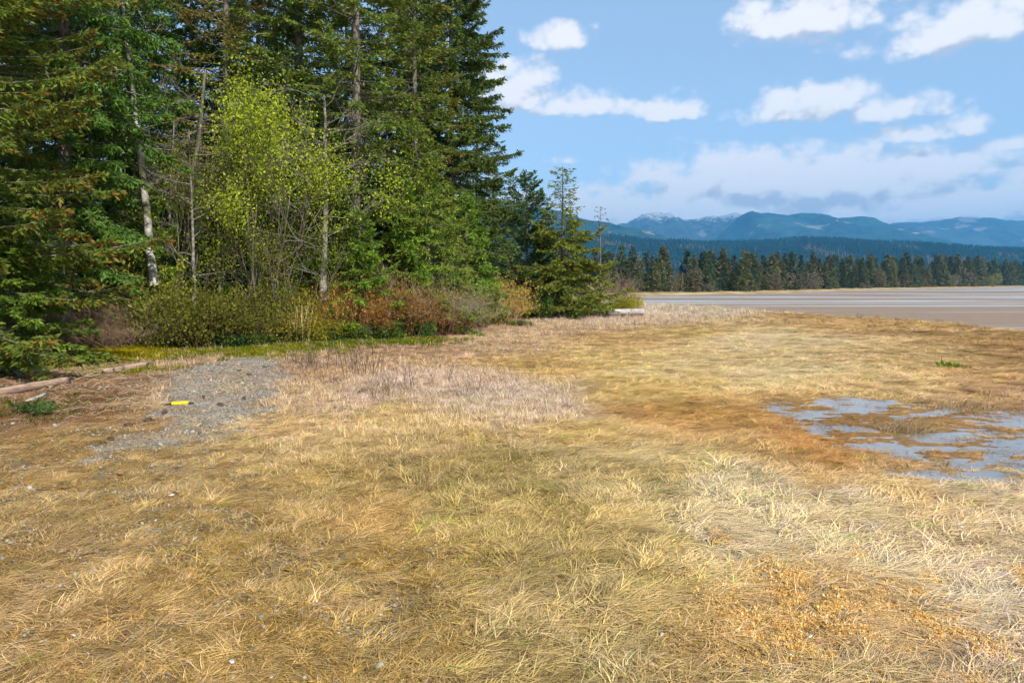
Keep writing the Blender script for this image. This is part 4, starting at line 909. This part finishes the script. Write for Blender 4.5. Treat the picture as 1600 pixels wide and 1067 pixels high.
def build_litter():
    rng = np.random.default_rng(99)
    peb = [proto('pebble', lumpy('pebble', rng, 1.0, (1.1, .8, .55), 6, 3, M['grass'])) for _ in range(6)]
    # pebbles on the path and through the thin grass
    X = rng.uniform(-24, 4, 190000); Y = 2+17*rng.random(190000)**1.3
    k = np.abs(X) < .8*Y+3; X, Y = X[k], Y[k]
    col, den, ln, er = survey(X, Y); pth = sdist(X, Y, PATHP)+.6*fbm(X/.5, Y/.35, 15, 4)
    p = np.where(pth < .05, .55, sstep(.92, .55, den)*(.10+.55*sstep(-.05, .35, fbm(X/.8, Y/.5, 133, 3))))*(sdist(X, Y, FOREST) > .3)
    k = rng.random(len(X)) < p; X, Y = X[k], Y[k]; n = len(X)
    r = .006+.010*rng.random(n)**2+.0005*Y; r = np.where(rng.random(n) < .015, r*2.2, r); c = np.array([.33, .295, .24])*rng.uniform(.4, 1.5, (n, 1))*np.stack([np.ones(n), rng.uniform(.95, 1.04, n), rng.uniform(.82, 1.12, n)], 1)
    w = rng.random(n) < .04; c[w] = np.array([.56, .52, .45])*rng.uniform(.7, 1.1, (w.sum(), 1))
    o = scatter('gravel', np.stack([X, Y, gz(X, Y)+r*.35+.006], 1), np.stack([rng.normal(0, .3, n), rng.normal(0, .3, n), rng.uniform(0, 6, n)], 1), np.stack([r, r, r], 1), rng.integers(0, 6, n), c, peb)
    tag(o, 'loose grey gravel with pale shell chips on the path and through thin grass', 'gravel', kind='stuff')
    # orange dried weed
    blobs = [(1300, 960, 1.0, .55), (1200, 930, .55, .25), (1150, 950, .4, .12), (1420, 1000, .6, .35), (1500, 1030, .35, .25), (1230, 990, .5, .25), (1220, 905, .2, .12), (1335, 860, .10, .08), (1130, 842, .14, .09), (1160, 850, .12, .08), (1585, 895, .3, .12), (1440, 905, .14, .10), (1380, 930, .4, .15)]
    frond = []
    for q in range(6):
        n = 16; C = rng.normal(0, .5, (n, 3))*np.array([1, 1, .35])+np.array([0, 0, .25]); V, Q = kites(C, rng.normal(size=(n, 3)), rng.uniform(.5, 1.2, n), rng.uniform(.3, .7, n), rng)
        frond.append(proto('weed_frond', mesh_np('weed_frond', V, quads=Q, tint=np.repeat(rng.uniform(.6, 1.25, (n, 1))*np.array([[1, 1, 1]]), 4, 0), mat=M['grass'])))
    X = []; Y = []
    for px, py, sx, sy in blobs:
        x0, y0 = P(px, py); n = int(7000*sx*sy)+130; X.append(x0+rng.normal(0, sx*.5, n)); Y.append(y0+rng.normal(0, sy*.9, n))
    X = np.concatenate(X); Y = np.concatenate(Y); k = (fbm(X/.16, Y/.13, 7, 3) > -.06) & (Y > 2.6); X, Y = X[k], Y[k]; n = len(X)
    f = rng.random((n, 1)); c = np.array([.78, .45, .10])*(1-f)+np.array([.90, .66, .30])*f; pale = rng.random(n) < .05; c[pale] = (.90, .78, .52)
    r = rng.uniform(.008, .018, n); o = scatter('dried_weed', np.stack([X, Y, gz(X, Y)+rng.uniform(.0, .022, n)], 1), np.stack([rng.normal(0, .4, n), rng.normal(0, .4, n), rng.uniform(0, 6, n)], 1), np.stack([r, r, r], 1), rng.integers(0, 6, n), c, frond)
    tag(o, 'crumpled orange dried seaweed scattered over the matted grass', 'seaweed', kind='stuff')
    # moss and low green grass at the forest edge
    short = [proto('moss_tuft', tuft(rng, 22, .085, .09, 1.0, .6, .010, 2, 2.0)) for _ in range(4)]
    X = []; Y = []; Cc = []; Sz = []
    for px, py, sx, sy, n, c, s in ((145, 562, .5, .9, 900, (.36, .30, .012), 1.2), (190, 556, .7, .9, 1000, (.40, .33, .012), 1.2), (240, 552, .6, .8, 700, (.33, .28, .015), 1.1), (320, 546, 1.3, 1.2, 1600, (.16, .21, .012), 1.2), (430, 545, 1.1, 1.0, 1300, (.22, .24, .015), 1.1),
                                (370, 550, 1.2, .6, 700, (.30, .26, .02), 1.0), (580, 535, 1.5, .6, 1100, (.17, .21, .02), 1.2), (520, 538, 1.0, .6, 700, (.16, .20, .02), 1.2), (640, 532, .9, .5, 400, (.22, .21, .02), 1.1), (210, 578, .5, .4, 250, (.25, .25, .02), 1.0), (970, 478, 1.2, 1.6, 160, (.25, .23, .03), 2.0), (1490, 576, .12, .2, 12, (.2, .3, .03), 1.5), (40, 640, .8, 1.0, 200, (.12, .13, .02), .8)):
        x0, y0 = P(px, py); X.append(x0+rng.normal(0, sx, n)); Y.append(y0+rng.normal(0, sy, n)); Cc.append(np.array(c)*rng.uniform(.55, 1.3, (n, 1))); Sz.append(np.full(n, s))
    X = np.concatenate(X); Y = np.concatenate(Y); Cc = np.concatenate(Cc); Sz = np.concatenate(Sz)*rng.uniform(.7, 1.4, len(X)); n = len(X)
    o = scatter('moss', np.stack([X, Y, gz(X, Y)], 1), np.stack([X*0, X*0, rng.uniform(0, 6, n)], 1), np.stack([Sz]*3, 1)*1.25, rng.integers(0, 4, n), Cc, short)
    tag(o, 'yellow and green moss and short grass along the foot of the forest', 'moss', kind='stuff')
    # fallen twigs and dead fern under the spruce
    tw = Tubes(3)
    for q in range(420):
        if q < 260: x0, y0 = P(rng.normal(120, 40), rng.normal(577, 8)); L = rng.uniform(.2, .6)
        else: x0, y0 = P(rng.normal(110, 110), rng.normal(610, 22)); L = rng.uniform(.15, .5)
        a = rng.uniform(-.6, 1.2); z = gz1(x0, y0)
        tw.add([(x0, y0, z+.01), (x0+math.cos(a)*L*.5, y0+math.sin(a)*L*.5, z+rng.uniform(.03, .10)), (x0+math.cos(a)*L, y0+math.sin(a)*L, z+.02)], [.006, .005, .003])
    tag(link('twig_litter', tw.mesh('twig_litter', M['straw'])), 'fallen twigs and dead fern stems around the wooden beams', 'twigs', kind='stuff')
build_litter()

def wood_mat(name, c1, c2, sc):
    m, T = new_mat(name); tc = T.node('ShaderNodeTexCoord').outputs['Object']
    n = T.noise(T.mapping(tc, (.6, 9, 9)), sc, 5, .6); c = T.mix(T.ramp(n, .35, .65), c1, c2); c = T.mix(T.ramp(T.noise(tc, 6, 3), .58, .7), c, tuple(x*.5 for x in c1))
    b = T.node('ShaderNodeBsdfPrincipled'); T.set(b.inputs['Base Color'], c); b.inputs['Roughness'].default_value = .85; b.inputs['Specular IOR Level'].default_value = .2
    bp = T.node('ShaderNodeBump'); bp.inputs['Strength'].default_value = .5; bp.inputs['Distance'].default_value = .01; T.set(bp.inputs['Height'], n)
    T.l.new(bp.outputs[0], b.inputs['Normal']); T.l.new(b.outputs[0], T.out.inputs[0]); return m
def beam_mesh(name, L, w, h, rng, mat, seg=14, jag=.02):
    """a timber along +X with worn arrises and broken ends"""
    prof = np.array([(-.5, -.5), (.5, -.5), (.5, .32), (.40, .5), (-.40, .5), (-.5, .32)])
    V = []; Q = []
    for i in range(seg+1):
        x = L*i/seg; wob = rng.normal(0, .004, (6, 2)); ex = rng.uniform(-jag, jag, 6)*(i in (0, seg))*4
        for j in range(6): V.append((x+ex[j], prof[j, 0]*w+wob[j, 0]+.02*math.sin(x*1.3), prof[j, 1]*h+wob[j, 1]))
        if i: Q += [[(i-1)*6+j, (i-1)*6+(j+1) % 6, i*6+(j+1) % 6, i*6+j] for j in range(6)]
    T_ = [[0, j+1, j] for j in range(1, 5)]+[[seg*6, seg*6+j, seg*6+j+1] for j in range(1, 5)]
    return mesh_np(name, V, quads=Q, tris=T_, mat=mat)
def log_mesh(name, L, r, rng, mat, seg=14, n=10, taper=.3, cut=None):
    V = []; Q = []; off = rng.uniform(.85, 1.15, n)
    for i in range(seg+1):
        t = i/seg
        for j in range(n):
            a = j*2*math.pi/n; q = r*(1-taper*t)*off[j]*rng.uniform(.94, 1.06); z = math.sin(a)*q
            if cut is not None: z = min(z, cut*r*rng.uniform(.9, 1.1))
            V.append((L*t+(rng.uniform(-.06, .06) if i in (0, seg) else 0), math.cos(a)*q+.03*math.sin(t*5), z))
        if i: Q += [[(i-1)*n+j, (i-1)*n+(j+1) % n, i*n+(j+1) % n, i*n+j] for j in range(n)]
    b = len(V); V += [(-.02, 0, 0), (L+.02, .03*math.sin(5), 0)]
    T_ = [[b, (j+1) % n, j] for j in range(n)]+[[b+1, seg*n+j, seg*n+(j+1) % n] for j in range(n)]
    return mesh_np(name, V, quads=Q, tris=T_, mat=mat)
def build_small():
    rng = np.random.default_rng(8)
    red = wood_mat('beam_wood', (.24, .15, .10), (.46, .32, .23), 5); grey = wood_mat('weathered_wood', (.26, .235, .22), (.54, .50, .47), 4); rot = wood_mat('rotten_wood', (.20, .10, .06), (.36, .22, .14), 6)
    def lay(name, me, p0, p1, dz, label, cat, group=None):
        o = link(name, me); o.location = (p0[0], p0[1], gz1(*p0)+dz); d = (p1[0]-p0[0], p1[1]-p0[1]); L = math.hypot(*d)
        o.rotation_euler = (0, -math.atan2(gz1(*p1)-gz1(*p0), L), math.atan2(d[1], d[0])); return tag(o, label, cat, group)
    a, b = P(-60, 632), P(105, 600); lay('wooden_beam', beam_mesh('wooden_beam', math.dist(a, b), .15, .15, rng, red), a, b, .085, 'long reddish weathered timber beam at the foot of the big spruce', 'beam')
    a, b = P(162, 586), P(228, 575); lay('wooden_beam', beam_mesh('wooden_beam', math.dist(a, b), .15, .15, rng, red), a, b, .09, 'short weathered timber beam with a pale cut end below the yellow moss', 'beam')
    a, b = P(44, 630), P(72, 618); lay('wood_splinter', beam_mesh('wood_splinter', math.dist(a, b), .07, .05, rng, grey, 6, .03), a, b, .03, 'grey splinter of wood beside the cut green bough', 'splinter')
    # cut green bough
    n = 70; st = Tubes(4); C = []; D = []
    x = np.linspace(0, 1.0, 8); main = np.stack([x, .06*np.sin(x*5), .05+.03*np.sin(x*4)], 1); st.add(main, .014*(1-x*.7))
    for q in range(46):
        t = rng.uniform(.05, 1); p = np.array([t, .06*math.sin(t*5), .06]); s = 1 if q % 2 else -1; d = nrm(np.array([.7, s*rng.uniform(.4, 1), rng.uniform(-.02, .35)])); L = .32*(1.15-t)+.08
        st.add([p, p+d*L], [.005, .002])
        for e in np.linspace(.1, 1, 12): C.append(p+d*L*e+rng.normal(0, .015, 3)); D.append(d+rng.normal(0, .5, 3))
    C = np.array(C); C[:, 2] = np.maximum(C[:, 2], .02); sz = rng.uniform(.05, .10, len(C)); V, Q = kites(C, np.array(D), sz, sz*.4, rng)
    x0, y0 = P(28, 640); t = thing('conifer_bough', 'cut green conifer bough lying on the dry grass below the long beam', 'bough', (x0, y0, gz1(x0, y0)+.01), -.55)
    link('stem', st.mesh('stem', M['bark_dark']), t); f = rng.random((len(C), 1)); link('needles', mesh_np('needles', V, quads=Q, tint=np.repeat(np.array([.05, .10, .02])*(1-f)+np.array([.11, .17, .03])*f, 4, 0), mat=M['needle']), t)
    # yellow float with dark rope ends
    x0, y0 = P(268, 634); t = thing('yellow_float', 'small bright yellow plastic tube with dark ends lying on the gravel path', 'float', (x0, y0, gz1(x0, y0)+.012), .35)
    ye = plain_mat('yellow_plastic', (.78, .55, .012), .4, .08); dk = plain_mat('dark_rubber', (.03, .025, .022), .7)
    tb = Tubes(12); u = np.linspace(0, .26, 9); tb.add(np.stack([u, u*0, u*0+.03], 1), .034*np.array([.75, .97, 1, 1, 1, 1, 1, .97, .75])); link('tube', tb.mesh('tube', ye), t)
    for nm, xa, xb in (('end_cap', .255, .36), ('end_cap', .005, -.10)):
        tb = Tubes(8); u = np.linspace(xa, xb, 5); tb.add(np.stack([u, .01*np.sin(u*30), u*0+.022], 1), [.022, .020, .014, .016, .010]); link(nm, tb.mesh('end_cap', dk), t)
    # mossy log and weathered driftwood
    mossy = bark_mat('moss_bark', (.05, .04, .025), (.10, .08, .05), 8, moss=(.11, .14, .015))
    a, b = P(776, 508), P(822, 511); lay('mossy_log', log_mesh('mossy_log', math.dist(a, b)+.3, .22, rng, mossy), a, b, .12, 'short log covered in green moss at the foot of the tan shrubs', 'log')
    a, b = P(948, 496), P(994, 493); t = thing('driftwood_log', 'pale weathered split log with a rotten underside at the edge of the marsh', 'log', (a[0], a[1], gz1(*a)+.28), .12)
    link('split_top', log_mesh('split_top', 2.35, .30, rng, grey, cut=.35, taper=.1), t).location = (0, -.06, .14)
    link('rotten_core', log_mesh('rotten_core', 2.1, .20, rng, rot, taper=.1), t).location = (.1, -.02, -.12)
    o = tag(link('driftwood_log', log_mesh('driftwood_log', 1.1, .30, rng, grey, cut=.4, taper=.2)), 'broken pale log stub tilted beside the weathered split log', 'log'); o.location = (a[0]-.75, a[1]+.15, gz1(*a)+.36); o.rotation_euler = (.2, .42, .1)
    # shells and cones
    sh = [lumpy('clam_shell', rng, .019, (1.25, .8, .42), 9, 4, None, .22) for _ in range(3)]; shm = plain_mat('shell', (.50, .46, .40), .6, .35, 60)
    for m in sh: m.materials.clear(); m.materials.append(shm)
    for px, py, s in ((1196, 904, 1.25), (1500, 832, 1.3), (1118, 903, 1.2), (1034, 995, .9), (1265, 996, .9), (595, 962, .7), (425, 1057, .8), (362, 1040, 1.1), (268, 779, 1.3), (115, 990, .8), (1488, 883, 1.1)):
        x0, y0 = P(px, py); o = tag(link('clam_shell', sh[int(rng.integers(3))]), 'small white clam shell lying in the dry grass', 'shell', 'white shells in the grass'); o.location = (x0, y0, gz1(x0, y0)+.022); o.scale = (s,)*3; o.rotation_euler = (rng.normal(0, .3), rng.normal(0, .3), rng.uniform(0, 6))
    cn = lumpy('spruce_cone', rng, .045, (1.5, .75, .7), 8, 5, None, .25); cn.materials.clear(); cn.materials.append(plain_mat('cone_scale', (.07, .045, .03), .9))
    for px, py in ((316, 623), (344, 634), (374, 580), (389, 587), (300, 577), (257, 646), (231, 658), (200, 667), (381, 625), (173, 689)):
        x0, y0 = P(px, py); o = tag(link('spruce_cone', cn), 'small dark spruce cone lying on the gravel path', 'cone', 'dark cones on the gravel path'); o.location = (x0, y0, gz1(x0, y0)+.03); o.rotation_euler = (0, 0, rng.uniform(0, 6))
    crab = plain_mat('crab_shell_brown', (.30, .15, .07), .6, .3, 40); cm = lumpy('crab_shell', rng, .055, (1.2, .8, .4), 10, 5, crab, .3)
    for px, py, lb in ((189, 739, 'orange-brown crab shell lying on the thin grass below the gravel path'), (116, 692, 'dark reddish crab shell at the ragged edge of the gravel path')):
        x0, y0 = P(px, py); o = tag(link('crab_shell', cm), lb, 'shell'); o.location = (x0, y0, gz1(x0, y0)+.03); o.rotation_euler = (.1, .1, rng.uniform(0, 6))
    # grass hummocks standing in the puddle
    for px, py, w, h, n, lb in ((1410, 668, .42, .24, 260, 'tan grass hummock standing in the shallow puddle'), (1505, 632, .75, .20, 300, 'low pale grass hummock at the far bank of the puddle'), (1475, 720, .16, .12, 60, 'small brown grass clump in the puddle near its near bank')):
        x0, y0 = P(px, py); V = []; Q = []
        for q in range(n):
            a = rng.uniform(0, 6.3); r = w*math.sqrt(rng.random()); bx, by = math.cos(a)*r, math.sin(a)*r*.6; e = rng.normal(0, .5, 2)*h*1.2+np.array([.5*h, 0]); hh = h*rng.uniform(.5, 1.2)*(1.1-r/w*.7); s = np.array([-.004, .004, 0]); k = len(V)
            p0 = np.array([bx, by, -.05]); p1 = p0+np.array([e[0]*.35, e[1]*.35, hh*.8]); p2 = p0+np.array([e[0]*1.2, e[1]*1.2, hh])
            V += [p0-s, p0+s, p1+s, p1-s, p2+s*.3, p2-s*.3]; Q += [[k, k+1, k+2, k+3], [k+3, k+2, k+4, k+5]]
        tt = np.array([.46, .33, .17])*rng.uniform(.55, 1.2, (n, 1)); o = tag(link('grass_hummock', mesh_np('grass_hummock', V, quads=Q, tint=np.repeat(tt, 6, 0), mat=M['leaf'])), lb, 'grass clump'); o.location = (x0, y0, max(gz1(x0, y0), WATER_Z))
build_small()
